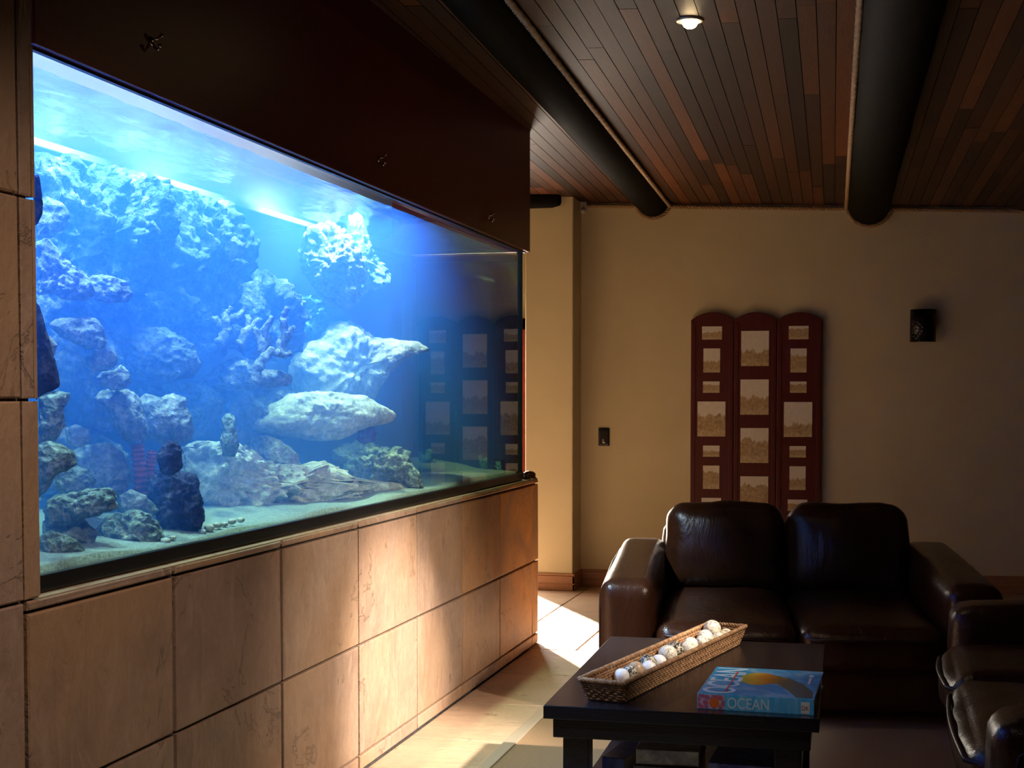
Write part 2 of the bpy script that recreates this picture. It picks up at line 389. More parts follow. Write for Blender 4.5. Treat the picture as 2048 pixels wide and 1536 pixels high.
for z0, z1 in ((.055,.433),(.433,.828)):                       # end face towards the far wall
    for x0, x1 in ((-2.5,-2.1),(-2.1,-1.69)):
        wt.tile(V((x0+.003,7.12,z0+.003)), V((x1-x0-.006,0,0)), V((0,0,z1-z0-.006)), V((0,1,0)), .014, .004, .001, .9)
wt.tile(V((-2.5,7.12,.003)), V((.81,0,0)), V((0,0,.05)), V((0,1,0)), .014, .004, .001, .9)
struct(wt.build('wall_plinth_tile', M_TILE))
cl = MB(); cl.box(-2.5, TX-.014, -1.9, 2.60, 0, 2.75, .5)
struct(cl.build('wall_column', M_GROUT))
ct = MB()
for (y0, y1) in [(.64,1.278),(1.278,1.917),(1.917,2.556),(2.556,2.614)]:
    for z0, z1 in ((0,.055),(.055,.433),(.433,.852),(.852,1.265),(1.265,1.678),(1.678,2.09),(2.09,2.5),(2.5,2.72)):
        if y0 > 2.5 and z0 < .8: continue
        if z1 <= .44 and y1 > 2.5: pass
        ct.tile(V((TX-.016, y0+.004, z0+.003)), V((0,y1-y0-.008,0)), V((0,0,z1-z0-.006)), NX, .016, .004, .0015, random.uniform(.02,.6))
for z0, z1 in ((.855,1.265),(1.265,1.678),(1.678,1.99)):
    ct.tile(V((-1.735, 2.60, z0+.003)), V((1.735+TX,0,0)), V((0,0,z1-z0-.006)), V((0,1,0)), .014, .003, .0, .3)
struct(ct.build('wall_column_tile', M_TILE))

# far wall, pillar, daylight door beside it, remaining shell
fwm = MB(); fwm.box(-.02, 5.3, 0, .2, -.1, 2.75); w = fwm.build('wall_far', M_WALL); w.matrix_world = MW; struct(w)
pm = MB(); pm.box(-2.236, -1.914, 9.122, 9.75, -.1, 2.75); struct(pm.build('wall_pillar', M_WALL, bevel=.008))
dw = MB(); dw.box(-3.8, -3.05, 9.38, 9.55, -.1, 2.75); dw.box(-3.05, -2.2, 9.38, 9.55, 1.80, 2.75); dw.box(-2.27, -2.2, 9.38, 9.55, -.1, 1.80)
struct(dw.build('wall_door_side', M_WALL))
dm = MB(); dm.box(-2.345, -2.262, 9.28, 9.44, 0, 1.80); dm.box(-3.07, -2.99, 9.28, 9.44, 0, 1.80); dm.box(-3.07, -2.262, 9.28, 9.44, 1.72, 1.80)
struct(dm.build('door_1', M_HOOD, bevel=.004))
sw = MB(); sw.box(-3.8, -3.6, 7.0, 9.6, -.1, 2.75); sw.box(-3.8, -2.5, 7.0, 7.12, -.1, 2.75); sw.box(-3.8, -2.5, -2.2, 7.0, -.1, 2.75)
struct(sw.build('wall_left', M_WALL))
rw = MB(); rw.box(3.3, 3.5, -2.2, 10.6, -.1, 2.75); struct(rw.build('wall_right', M_DWALL))
bw = MB(); bw.box(-3.8, 3.5, -2.2, -2.0, -.1, 2.75); struct(bw.build('wall_back', M_DWALL))
# skirting boards
def skirt(name, L, M):
    b = MB(); b.box(0, L, -.018, 0, .0, .096); b.box(0, L, -.012, 0, .096, .112); b.box(0, L, -.021, 0, .040, .048)
    o = b.build(name, M_SKIRT, bevel=.003); o.matrix_world = M; return struct(o)
skirt('baseboard_far', 5.2, MW)
skirt('baseboard_pillar', .34, Matrix.Translation((-2.236, 9.122, 0)))
skirt('baseboard_pillar_side', .285, Matrix.Translation((-1.914, 9.104, 0)) @ Matrix.Rotation(R(90), 4, 'Z'))

# ceiling: narrow boards running with the beams
BA = R(1.6); BD = V((-math.sin(BA), math.cos(BA), 0)); BP = V((math.cos(BA), math.sin(BA), 0))
cm = MB(); pw = .066
for i in range(-62, 88):
    s = i*pw; y = -2.2-random.uniform(0, 2.5)
    while y < 10.6:
        L = random.uniform(1.3, 3.4); y1 = y+L; r = min(1., max(.02, random.betavariate(1.6, 1.9)))
        q = [BP*(s+.0016)+BD*(y+.001), BP*(s+pw-.0016)+BD*(y+.001), BP*(s+pw-.0016)+BD*(y1-.001), BP*(s+.0016)+BD*(y1-.001)]
        dz = random.uniform(0, .002)
        lo = [V((p.x, p.y, ceil_z(p.x, p.y)+dz)) for p in q]; hi = [p+V((0,0,.02)) for p in lo]
        cm.add(lo+hi, [(0,3,2,1),(0,1,5,4),(1,2,6,5),(2,3,7,6),(3,0,4,7)], r)
        y = y1
struct(cm.build('ceiling', M_PLANK))
c2 = MB(); c2.box(-4, 3.8, -2.4, 10.8, 2.74, 2.86); struct(c2.build('ceiling_deck', M_LOG))
cv = MB(); cv.add([(x, y, ceil_z(x, y)+.016) for x, y in ((-4,-2.4),(3.8,-2.4),(3.8,10.8),(-4,10.8))], [(0,3,2,1)]); cv.add([(x, y, ceil_z(x, y)+.03) for x, y in ((-4,-2.4),(3.8,-2.4),(3.8,10.8),(-4,10.8))], [(0,1,2,3)])
struct(cv.build('ceiling_underlay', M_LOG))

# round log beams with rope along the joint
def beam(px, bottom_y, r, label, side, rlabel):
    e = onw(px, bottom_y); zc = e.z+r; end = V((e.x, e.y+.03, 0)); L = 11.2
    pts = []; ropep = []
    for i in range(41):
        p = end-BD*(L*i/40); dz = ceil_z(p.x, p.y)-ceil_z(end.x, end.y)
        pts.append(V((p.x, p.y, zc+dz)))
    b = MB()
    b.tube(pts, lambda t: r*(1+.012*math.sin(t*37)+.01*math.sin(t*91)), 28)
    o = b.build('ceiling_beam', M_LOG, smooth=True); tag(o, label, 'beam', 'round log beams under the ceiling')
    for p in pts[:-3]:
        x = p.x+side*(r+.008); ropep.append(V((x, p.y, ceil_z(x, p.y)-.016)))
    q = MB(); q.rope(ropep[:34], .014, .075, 3, .02, 4)
    tag(q.build('rope', M_ROPE, smooth=True), rlabel, 'rope', 'ropes covering the beam joints')
    return end, zc, r
b1 = beam(1305, 433, .105, 'dark round log beam nearer the aquarium hood', 1, 'rope running along the log beam nearer the aquarium')
b2 = beam(1737, 449, .135, 'thicker dark round log beam above the right end of the loveseat', -1, 'rope running along the thicker log beam away from the aquarium')
# rope along the top of the far wall, dipping round both beam ends
rp = []
def wallpt(u, z): return A0+WU*u-WN*.016+V((0,0,z))
def wz(u): p = wallpt(u, 0); return ceil_z(p.x, p.y)-.022
cur = -.0
for (e, zc, r) in (b1, b2):
    ue = (e-A0).dot(WU); rr = r+.012; rp += [wallpt(cur+(ue-rr-cur)*k/10, wz(cur+(ue-rr-cur)*k/10)) for k in range(11)]
    a0 = math.asin(max(-1, min(1, (wz(ue)-zc)/rr)))
    rp += [wallpt(ue-rr*math.cos(t), zc+rr*math.sin(t)) for t in [a0+(-math.pi-2*a0)*k/24 for k in range(25)]]
    cur = ue+rr
rp += [wallpt(cur+(4.2-cur)*k/10, wz(cur+(4.2-cur)*k/10)) for k in range(11)]
q = MB(); q.rope(rp, .014, .07, 3, .012, 4)
tag(q.build('rope', M_ROPE, smooth=True), 'rope along the top of the cream far wall, looping under both beam ends', 'rope', 'ropes covering the beam joints')
hb = MB(); hb.rbox((-2.35, 9.05, ceil_z(-2.3,9.05)-.035), (.37,.05,.05), .04, 8)
tag(hb.build('ceiling_beam', M_LOG, smooth=True), 'short dark log at the ceiling above the cream pillar', 'beam')

# ------------------------------------------------------------------ aquarium
GX, YL, YR, ZB, ZT, W = -1.722, 2.62, 6.915, .857, 1.985, .60
BX = GX-W
aq = thing('aquarium', 'huge glass aquarium of blue water on the stone clad wall', 'aquarium', (GX-.3, 4.77, ZB))
def loc(mb, o):                                    # parts are modelled in room space, then hung on their thing
    return mb
def part(mb, name, mat, root, smooth=False, bevel=0.):
    p = root.matrix_world.inverted() if False else None
    o = mb.build(name, mat, None, smooth, bevel); o.parent = root
    L = Matrix.Translation(root.location) @ root.rotation_euler.to_matrix().to_4x4()
    o.data.transform(L.inverted()); return o
m = MB(); m.box(GX-.012, GX, YL, YR, ZB+.0, ZT+.05); part(m, 'front_pane', M_GLASS, aq)
m = MB(); m.box(BX+.002, GX-.013, YR-.012, YR, ZB+.0, ZT-.02); part(m, 'end_pane', M_ENDGLASS, aq)
m = MB(); m.box(BX-.03, BX, YL, YR, ZB, ZT); part(m, 'back_panel', plain('navy_back', (.012,.02,.05), .6), aq)
m = MB(); m.box(BX, GX-.013, YL-.02, YL-.005, ZB, ZT); part(m, 'side_panel', plain('navy_side', (.012,.02,.05), .6), aq)
m = MB(); m.box(GX-.006, GX+.016, YL, YR+.022, ZB, ZB+.036); m.box(BX-.03, GX+.016, YR, YR+.022, ZB, ZB+.036); m.box(BX-.03, GX-.013, YL, YR, ZB-.002, ZB+.01)
part(m, 'bottom_rail', M_BLACK, aq, bevel=.003)
m = MB(); m.box(GX-.016, GX+.010, YR-.004, YR+.018, ZB+.036, ZT+.03); part(m, 'corner_post', M_SILI, aq, bevel=.002)
m = MB(); m.box(BX, BX+.06, YR-.06, YR-.012, ZB, ZT); part(m, 'corner_seam', M_SILI, aq, bevel=.004)
m = MB(); m.box(BX, GX-.014, YR-.05, YR+.01, ZT-.035, ZT-.008); m.box(BX, BX+.04, 5.6, YR, ZT-.035, ZT-.008); part(m, 'top_brace', M_SILI, aq)
m = MB(); m.box(BX+.002, GX-.0135, YL, YR-.013, ZB+.012, ZT-.016); part(m, 'water', M_WATER, aq)
m = MB(); nx, ny = 14, 110
m.add([(BX+.004+(W-.02)*i/nx, YL+(YR-YL-.02)*j/ny, ZT-.012+.004*noise.noise(V((i*.5, j*.45, 3.)))) for j in range(ny+1) for i in range(nx+1)],
      [(j*(nx+1)+i, (j+1)*(nx+1)+i, (j+1)*(nx+1)+i+1, j*(nx+1)+i+1) for j in range(ny) for i in range(nx)])
part(m, 'water_surface', M_SURF, aq, smooth=True)

# hood of dark red boards that carries the lamps
hood = thing('aquarium_hood', 'dark mahogany hood panel closing the space above the aquarium', 'hood', (GX, 4.78, 1.995))
HB = 1.996
m = MB(); m.box(TX-.02, TX, 2.618, 6.955, HB, 2.66); m.box(-2.42, TX-.02, 6.935, 6.955, HB+.0, 2.66)
part(m, 'panel', M_HOOD, hood, bevel=.004)
m = MB(); m.box(GX+.012, TX-.018, 2.618, 6.94, HB-.006, HB+.016); part(m, 'lip', plain('dark_lip', (.02,.008,.008), .5), hood)
m = MB(); m.box(-2.42, -2.40, 2.60, 6.94, HB, 2.62); m.box(-2.42, BX+.01, 2.60, 6.94, HB-.01, HB+.01); m.box(-2.42, TX-.02, 2.598, 2.612, HB, 2.66); m.box(-2.40, TX-.021, 2.612, 6.934, 2.50, 2.53)
part(m, 'inner_casing', M_HOODIN, hood)
for (x, y) in ((302, 82), (757, 318), (977, 433)):
    p = onx(x, y, TX)
    m = MB(); m.lathe([(0,0.),(.011,.0),(.011,.003),(.004,.005),(.0,.005)], 14, Matrix.Translation(p) @ Matrix.Rotation(R(90), 4, 'Y'))
    m.tube([p+V((.003,0,.003)), p+V((.014,.004,.006)), p+V((.02,.012,.014))], .0032, 8)
    m.tube([p+V((.003,0,-.003)), p+V((.010,0,-.016)), p+V((.018,0,-.022)), p+V((.022,0,-.014))], .0032, 8)
    m.rbox(p+V((.021,.014,.016)), (.005,.005,.005), .005, 6); m.rbox(p+V((.023,.0,-.012)), (.005,.005,.005), .005, 6)
    part(m, 'hook', M_STEEL, hood, smooth=True)['label'] = 'small metal hook'

# sand bed
m = MB(); nx, ny = 24, 170
def sand_z(x, y):
    t = (GX-x)/W
    return .894+.075*t+.03*noise.noise(V((x*3, y*1.6, 0)))+.012*noise.noise(V((x*9, y*7, 2)))*(.3+t)
m.add([(BX+(W-.016)*i/nx, YL+(YR-YL-.014)*j/ny, sand_z(BX+(W-.016)*i/nx, YL+(YR-YL-.014)*j/ny)) for j in range(ny+1) for i in range(nx+1)],
      [(j*(nx+1)+i, j*(nx+1)+i+1, (j+1)*(nx+1)+i+1, (j+1)*(nx+1)+i) for j in range(ny) for i in range(nx)])
b0 = len(m.v); m.v += [(m.v[j*(nx+1)+nx][0]+.001, m.v[j*(nx+1)+nx][1], ZB+.011) for j in range(ny+1)]
for j in range(ny): m.f.append((j*(nx+1)+nx, b0+j, b0+j+1, (j+1)*(nx+1)+nx)); m.r.append(0.)
tag(m.build('sand_bed', M_SAND, smooth=True), 'white coral sand covering the aquarium floor', 'sand', kind='stuff')

# rocks: each one a closed lump with its own depth in the tank
def resample(poly, n):
    cx = cy = A = 0
    for (x0, y0), (x1, y1) in zip(poly, poly[1:]+poly[:1]):
        c = x0*y1-x1*y0; A += c; cx += (x0+x1)*c; cy += (y0+y1)*c
    cx /= 3*A; cy /= 3*A
    out = []
    for k in range(n):
        a = 2*math.pi*k/n; d = (math.cos(a), math.sin(a)); best = None
        for (x0, y0), (x1, y1) in zip(poly, poly[1:]+poly[:1]):
            ex, ey = x1-x0, y1-y0; den = d[0]*ey-d[1]*ex
            if abs(den) < 1e-9: continue
            t = ((x0-cx)*ey-(y0-cy)*ex)/den; s = ((x0-cx)*d[1]-(y0-cy)*d[0])/den
            if t > 0 and -1e-6 <= s <= 1+1e-6: best = t if best is None else max(best, t)
        out.append((best or 1.)); 
    return (cx, cy), out
def lump(mb, poly, u, thick=.6, rough=1., seed=0, yaw=None, fr=1., nt=110, nr=26, flat=0.):
    (cx, cy), rad = resample(poly, nt)
    P = onx(cx, cy, GX-.02-(W-.04)*u)
    xs = [p[0] for p in poly]; d = (P-EYE).dot(FW); wid = (max(xs)-min(xs))/F*d
    look = (P-EYE); look.z = 0; look.normalize()
    size = math.sqrt(wid*(max(p[1] for p in poly)-min(p[1] for p in poly))/F*d); T = min(size*thick*.5, .19)
    if flat: T = min(T, flat)
    t0 = V((-look.y, look.x, 0))*-1; k = 1.; P0 = P
    for it in range(14):                                    # turn long rocks along the tank and slide them between the panes
        t = V((t0.x*k, math.sqrt(max(0, 1-(t0.x*k)**2)), 0)) if yaw is None else V((math.cos(yaw), math.sin(yaw), 0))
        n = V((t.y, -t.x, 0))
        if n.dot(look) > 0: n = -n
        q = [onplane(x, y, P, n) for x, y in poly]; mg = T*.75*abs(n.x)+.03
        hi = max(p.x for p in q)+mg; lo = min(p.x for p in q)-mg
        if hi-lo > W-.03: k *= .85
        sh = min(0, GX-.015-hi)+max(0, BX+.015-lo)
        if abs(sh) < .002 and hi-lo <= W-.03: break
        P = EYE+(P-EYE)*((P.x+sh)/P.x)
    O = V((seed*7.3, seed*3.7, seed*1.9)); A = size*.10*rough
    def disp(p):
        q = p*fr
        a = noise.fractal(q*7+O, .9, 2.1, 3)
        b = abs(noise.noise(q*19+O)); c = noise.fractal(q*42+O, .8, 2., 2)
        return A*(a*1.0-(b*.6-.15)+c*.42)
    vs = []; fs = []; rings = 2*nr-1
    def place(rho, k, side):
        a = 2*math.pi*k/nt; r = rad[k]*rho
        p = onplane(cx+r*math.cos(a), cy+r*math.sin(a), P, n)
        h = T*math.sqrt(max(0, 1-rho**2.3))*side
        p = p+n*h
        rd = (p-P); rd = rd.normalized() if rd.length > 1e-6 else n*side
        p = p+(rd*.6+n*side*.5)*disp(p)
        for lim, sg in ((GX-.022, 1), (BX+.012, -1)):
            if (p.x-lim)*sg > 0:
                s = lim/p.x; p = EYE+(p-EYE)*s if sg > 0 else EYE+(p-EYE)*s
        if p.y > YR-.03: p.y = YR-.03
        return p
    vs.append(place(0, 0, 1))
    for i in range(1, rings):
        w = math.pi*i/rings; rho = math.sin(w); side = 1 if w < math.pi/2 else -1
        for k in range(nt): vs.append(place(rho, k, side))
    vs.append(place(0, 0, -1))
    for k in range(nt): fs.append((0, 1+(k+1) % nt, 1+k))
    for i in range(rings-2):
        for k in range(nt):
            a, b = 1+i*nt+k, 1+i*nt+(k+1) % nt
            fs.append((a, b, b+nt, a+nt))
    e = 1+(rings-2)*nt
    for k in range(nt): fs.append((e+k, e+(k+1) % nt, len(vs)-1))
    mb.add(vs, fs)
SEED = [0]
def rock(polys, u, mat, label, name='reef_rock', cat='rock', thick=.6, rough=1., fr=1., group=None, nt=110, nr=24, yaw=None, flat=0.):
    mb = MB()
    if not isinstance(polys[0], list): polys = [polys]
    for i, p in enumerate(polys):
        SEED[0] += 1; uu = u[i] if isinstance(u, (list, tuple)) else u
        lump(mb, p, uu, thick, rough, SEED[0], yaw, fr, nt, nr, flat)
    c = V((0,0,0))
    for v in mb.v: c += V(v)
    c /= len(mb.v); mb.v = [tuple(V(v)-c) for v in mb.v]
    o = mb.build(name, mat, smooth=True); o.location = c
    return tag(o, label, cat, group)
RG = 'rocks of the aquarium reef'
# the pale overhang on the right
rock([[(591,743),(598,715),(609,701),(615,688),(630,681),(642,664),(658,655),(672,646),(690,644),(711,647),(728,660),(742,671),(760,676),(780,676),(800,681),(827,683),(845,690),(858,702),(848,706),(837,704),(826,708),(813,710),(800,716),(786,724),(774,735),(760,748),(748,762),(740,785),(736,812),(690,822),(640,818),(606,802),(594,776)],
      [(475,845),(489,828),(517,829),(536,812),(556,803),(581,789),(615,786),(651,783),(690,786),(728,790),(749,808),(765,816),(778,824),(782,836),(770,846),(749,852),(707,862),(690,873),(669,880),(640,886),(595,876),(556,868),(503,864),(479,857)]],
     [.45, .38], M_WROCK, 'big pale overhanging rock with a beaked top, second widest in the tank', yaw=R(58), thick=.62, rough=.62, fr=.9, nt=150, nr=30, group=RG)
rock([(362,912),(378,892),(400,886),(428,884),(452,892),(478,884),(500,900),(520,925),(545,934),(575,930),(600,938),(626,925),(645,918),(668,932),(690,952),(722,958),(760,962),(800,968),(815,980),(760,990),(690,1003),(620,1012),(540,1022),(470,1035),(425,1046),(403,1036),(392,1000),(374,960)],
     .2, M_WROCK, 'long low pale rock with sandy ridges along the front glass', yaw=R(82), thick=.34, rough=1.2, fr=1.3, nt=150, nr=30, group=RG)
rock([(668,900),(690,888),(712,882),(738,880),(760,884),(782,896),(800,890),(814,905),(828,925),(834,950),(836,972),(815,984),(780,990),(740,996),(700,1000),(676,975),(664,935)],
     .22, M_GROCK, 'ridged teal-white rock under the beaked overhang', thick=.7, rough=1.5, fr=1.3, nt=140, nr=30, group=RG)
rock([(490,890),(508,876),(535,872),(560,878),(585,895),(598,912),(602,936),(570,946),(520,948),(492,932)], .5, M_PROCK, 'crusted boulder between the spire and the pale overhang', thick=.8, group=RG)
rock([(443,838),(450,826),(462,825),(470,835),(473,862),(478,890),(470,912),(445,912),(440,880),(446,858)], .3, M_GROCK, 'upright finger of rock standing on the low pale rock', rough=.8, thick=1., group=RG)
# front left boulders
rock([[(300,960),(312,938),(335,928),(360,940),(392,952),(404,985),(408,1030),(402,1060),(365,1068),(330,1070),(305,1030),(297,995)],
      [(316,915),(325,892),(340,882),(360,890),(368,912),(366,938),(345,952),(322,945)]], [.1,.12], M_DROCK, 'dark blue-violet rock against the front glass', thick=.75, rough=1.5, fr=1.5, group=RG)
rock([(88,1022),(100,1000),(125,992),(160,984),(195,975),(224,978),(236,995),(230,1018),(200,1030),(160,1038),(125,1050),(100,1046)], .1, M_GROCK, 'long grey rock lying across the boulders at lower left', thick=.9, rough=1.7, fr=1.4, group=RG)
rock([(192,1062),(208,1040),(235,1028),(270,1018),(300,1028),(320,1050),(328,1080),(310,1100),(262,1104),(215,1096)], .1, M_GROCK, 'rounded pitted boulder left of the dark rock', thick=.9, rough=1.7, fr=1.5, group=RG)
rock([(78,1075),(100,1066),(130,1068),(155,1080),(170,1100),(160,1122),(120,1134),(80,1138)], .06, M_GROCK, 'pitted boulder in the lowest left corner of the tank', thick=.9, rough=1.7, fr=1.5, group=RG)
rock([(76,790),(95,782),(115,778),(140,784),(138,800),(128,822),(132,850),(120,872),(104,886),(76,890)], .25, M_GROCK, 'grey rock shelf beside the stone column', thick=.8, rough=1.2, group=RG)
rock([(74,885),(100,878),(128,886),(150,905),(154,928),(135,942),(110,952),(96,980),(74,1000)], .18, M_GROCK, 'grey blocky rock below the shelf beside the stone column', thick=.8, rough=1.1, group=RG)
rock([(128,856),(150,850),(176,858),(186,880),(165,896),(136,890)], .5, M_PROCK, 'small blue boulder tucked behind the grey rock shelf', group=RG)
rock([(140,905),(175,890),(215,884),(245,905),(262,945),(250,985),(200,990),(160,985),(140,950)], .55, M_PROCK, 'hazy boulder behind the long grey rock', thick=.8, group=RG)
rock([(236,990),(262,978),(292,992),(298,1020),(265,1030),(240,1018)], .3, M_PROCK, 'small hazy stone beside the dark rock', group=RG)
rock([(84,1040),(120,1034),(170,1042),(196,1062),(190,1092),(150,1098),(100,1082),(84,1066)], .28, M_GROCK, 'shaded boulder wedged under the long grey rock', thick=.8, rough=1., group=RG)
rock([(232,1000),(262,990),(300,1000),(318,1022),(296,1040),(250,1040),(230,1022)], .32, M_GROCK, 'shaded stone peeping over the rounded pitted boulder', thick=.8, rough=1., group=RG)
rock([(108,940),(140,925),(180,935),(196,962),(176,990),(130,996),(106,975)], .4, M_GROCK, 'shaded boulder above the long grey rock', thick=.8, rough=1., group=RG)
# middle cluster
rock([(190,798),(206,782),(230,772),(258,776),(282,800),(290,840),(292,880),(276,895),(250,880),(232,862),(218,830),(206,812)], .42, M_PROCK, 'left half of the white crusted pair in mid tank', thick=.8, rough=1.2, group=RG)
rock([(276,800),(290,785),(320,792),(345,784),(372,796),(380,825),(388,862),(378,882),(350,886),(318,884),(292,868),(284,840)], .4, M_PROCK, 'right half of the white crusted pair in mid tank', thick=.8, rough=1.2, group=RG)
rock([(192,755),(205,742),(228,740),(243,728),(256,742),(260,765),(248,778),(220,780),(198,772)], .42, M_PROCK, 'small pale rock capping the crusted pair', rough=1.3, group=RG)
rock([(172,716),(190,700),(215,692),(234,705),(236,728),(215,742),(186,744),(170,732)], .42, M_PROCK, 'pale rock halfway up the stacked column of rocks', rough=1.4, group=RG)
rock([(100,652),(112,638),(150,634),(190,636),(208,655),(214,685),(206,700),(180,704),(150,690),(118,672)], .42, M_PROCK, 'flat topped crusted rock heading the stacked column of rocks', rough=1.4, group=RG)
rock([(86,690),(100,670),(114,690),(110,710),(92,714)], .2, M_PROCK, 'bright little rock left of the stacked column of rocks', group=RG)
rock([(74,490),(100,482),(120,500),(150,530),(178,550),(192,585),(172,600),(140,596),(100,590),(74,592)], .5, M_PROCK, 'crusted rock at upper left, against the column', rough=1.6, fr=1.3, thick=.7, group=RG)
rock([(160,556),(190,548),(225,556),(252,564),(266,586),(258,604),(225,608),(190,602),(166,590)], .42, M_PROCK, 'bright crusted rock end jutting right at upper left', rough=1.6, fr=1.3, thick=.7, group=RG)
rock([(74,400),(95,395),(125,405),(138,430),(130,460),(100,475),(74,478)], .6, M_PROCK, 'fan shaped hazy rock near the top beside the column', rough=1.4, group=RG)
rock([(70,600),(82,620),(92,660),(104,700),(118,745),(120,775),(100,785),(70,800)], .03, M_DROCK, 'dark violet rock hugging the column at mid height', rough=1.2, group=RG)
rock([(66,352),(78,350),(82,370),(88,400),(86,430),(76,450),(66,455)], .03, M_DROCK, 'dark violet frilled rock hugging the column near the top', rough=1.6, group=RG)
# hazy reef at the back
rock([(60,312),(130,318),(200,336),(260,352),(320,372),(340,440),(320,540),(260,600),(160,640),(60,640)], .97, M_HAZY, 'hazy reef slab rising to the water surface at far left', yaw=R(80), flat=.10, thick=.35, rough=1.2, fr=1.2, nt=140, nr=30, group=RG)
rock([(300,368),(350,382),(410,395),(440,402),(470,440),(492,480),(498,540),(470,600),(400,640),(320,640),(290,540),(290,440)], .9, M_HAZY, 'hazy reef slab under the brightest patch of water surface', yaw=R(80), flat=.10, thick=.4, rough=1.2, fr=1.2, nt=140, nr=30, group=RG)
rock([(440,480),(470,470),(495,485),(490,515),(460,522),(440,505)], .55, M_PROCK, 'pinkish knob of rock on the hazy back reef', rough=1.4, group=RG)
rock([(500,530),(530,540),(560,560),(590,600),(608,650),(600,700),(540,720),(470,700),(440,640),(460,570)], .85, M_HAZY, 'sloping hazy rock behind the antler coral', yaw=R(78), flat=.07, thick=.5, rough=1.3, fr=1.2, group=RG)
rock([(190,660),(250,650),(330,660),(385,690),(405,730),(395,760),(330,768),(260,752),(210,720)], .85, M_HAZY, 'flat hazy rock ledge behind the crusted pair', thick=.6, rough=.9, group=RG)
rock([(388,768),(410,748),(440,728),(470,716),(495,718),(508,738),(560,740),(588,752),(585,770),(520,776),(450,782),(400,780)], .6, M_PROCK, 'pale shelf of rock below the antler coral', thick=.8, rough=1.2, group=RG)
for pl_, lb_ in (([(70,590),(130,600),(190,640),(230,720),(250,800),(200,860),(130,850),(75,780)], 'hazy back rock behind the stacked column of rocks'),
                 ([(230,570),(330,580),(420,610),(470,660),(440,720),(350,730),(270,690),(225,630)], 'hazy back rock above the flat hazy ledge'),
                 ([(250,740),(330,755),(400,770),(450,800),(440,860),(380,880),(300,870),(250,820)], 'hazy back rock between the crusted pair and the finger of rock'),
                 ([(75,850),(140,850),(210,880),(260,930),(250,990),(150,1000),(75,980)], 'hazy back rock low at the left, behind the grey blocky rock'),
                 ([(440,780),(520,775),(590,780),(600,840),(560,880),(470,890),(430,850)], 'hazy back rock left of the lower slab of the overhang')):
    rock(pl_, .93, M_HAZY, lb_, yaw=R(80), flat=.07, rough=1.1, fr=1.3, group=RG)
# hanging island
rock([(606,470),(625,452),(655,446),(690,462),(715,500),(730,560),(722,600),(690,612),(660,600),(632,575),(606,550),(598,505)], .8, M_PROCK, 'blue half of the hanging rock island', thick=.7, rough=1.4, fr=1.3, group=RG)
rock([(692,470),(700,445),(716,424),(728,452),(738,478),(746,510),(762,530),(784,550),(778,566),(758,572),(740,566),(722,590),(708,606),(700,580),(706,540),(690,510)], .62, M_GREENROCK, 'green polyp crusted half of the hanging rock island', thick=.7, rough=2., fr=1.7, nt=140, nr=30, group=RG)
rock([(572,640),(590,600),(620,586),(645,600),(652,640),(640,670),(610,690),(585,690)], .8, M_TEAL, 'leafy blue-green rock left of the beaked overhang', rough=2., fr=1.6, group=RG)
# corals and sponges
def branch(paths, u, mat, label, name, cat, r, group=None):
    mb = MB()
    for pth in paths:
        pts = []; k0 = None
        P = onx(pth[0][0], pth[0][1], GX-.02-(W-.04)*u); t = V((.8,.6,0)); n = V((t.y,-t.x,0))
        raw = [onplane(x, y, P, n) for x, y in pth]
        for a, b in zip(raw[:-1], raw[1:]):
            for i in range(7): pts.append(a.lerp(b, i/7))
        pts.append(raw[-1]); pts = [p+V((noise.noise(p*30), noise.noise(p*30+V((5,0,0))), noise.noise(p*30+V((0,9,0)))))*r*.6 for p in pts]
        pts = [V((max(BX+.02, min(GX-.03, p.x)), p.y, p.z)) for p in pts]
        mb.tube(pts, lambda t, r=r: r*(1.05-.6*t)*(1+.18*math.sin(t*40)), 9)
    c = V(mb.v[0]); mb.v = [tuple(V(v)-c) for v in mb.v]
    o = mb.build(name, mat, smooth=True); o.location = c; return tag(o, label, cat, group)
branch([[(512,770),(520,720),(540,700),(560,712),(585,706)], [(528,716),(520,680),(508,655)], [(560,712),(570,670),(566,640),(576,612)], [(570,676),(590,650)], [(540,702),(530,660),(545,630)]],
       .36, M_PROCK, 'pale antler coral on the shelf left of the beaked overhang', 'antler_coral', 'coral', .019)
branch([[(440,690),(455,660),(450,630),(462,612)], [(455,660),(430,640),(415,640)], [(452,645),(480,635),(492,618)], [(480,690),(500,660),(520,640)], [(500,660),(498,625)]],
       .55, M_PROCK, 'hazy bushy coral behind the antler coral', 'bush_coral', 'coral', .018)
branch([[(840,945),(846,920),(840,902)], [(846,925),(858,905),(868,900)], [(850,940),(862,925),(872,918)]], .75, M_TEAL, 'dark teal coral sprig at the far end of the sand', 'coral_sprig', 'coral', .022)
branch([[(965,950),(966,930),(958,910)], [(966,934),(974,915),(972,904)], [(968,945),(982,928),(986,912)]], .3, M_TEAL, 'dark teal coral sprig nearest the far corner post', 'coral_sprig', 'coral', .018)
branch([[(842,560),(842,560)]], .5, M_TEAL, 'x', 'x', 'x', .0001) if False else None
rock([(985,932),(992,922),(1004,920),(1012,930),(1010,944),(990,948)], .15, M_TEAL, 'fuzzy grey coral tuft beside the yellow lump', 'coral_tuft', 'coral', rough=1.6, fr=2.5, nt=60, nr=14)
rock([(998,928),(1012,922),(1030,920),(1031,938),(1016,942),(1000,942)], .06, M_YEL, 'small yellow lump low in the far corner of the tank', 'sponge', 'sponge', rough=.5, nt=60, nr=14)  # plain yellow lump, kind left open
rock([(712,880),(718,862),(730,850),(746,852),(754,866),(748,882),(728,888)], .3, M_VIOL, 'small violet coral under the beaked overhang', 'violet_coral', 'coral', rough=1.4, fr=2., nt=70, nr=16)
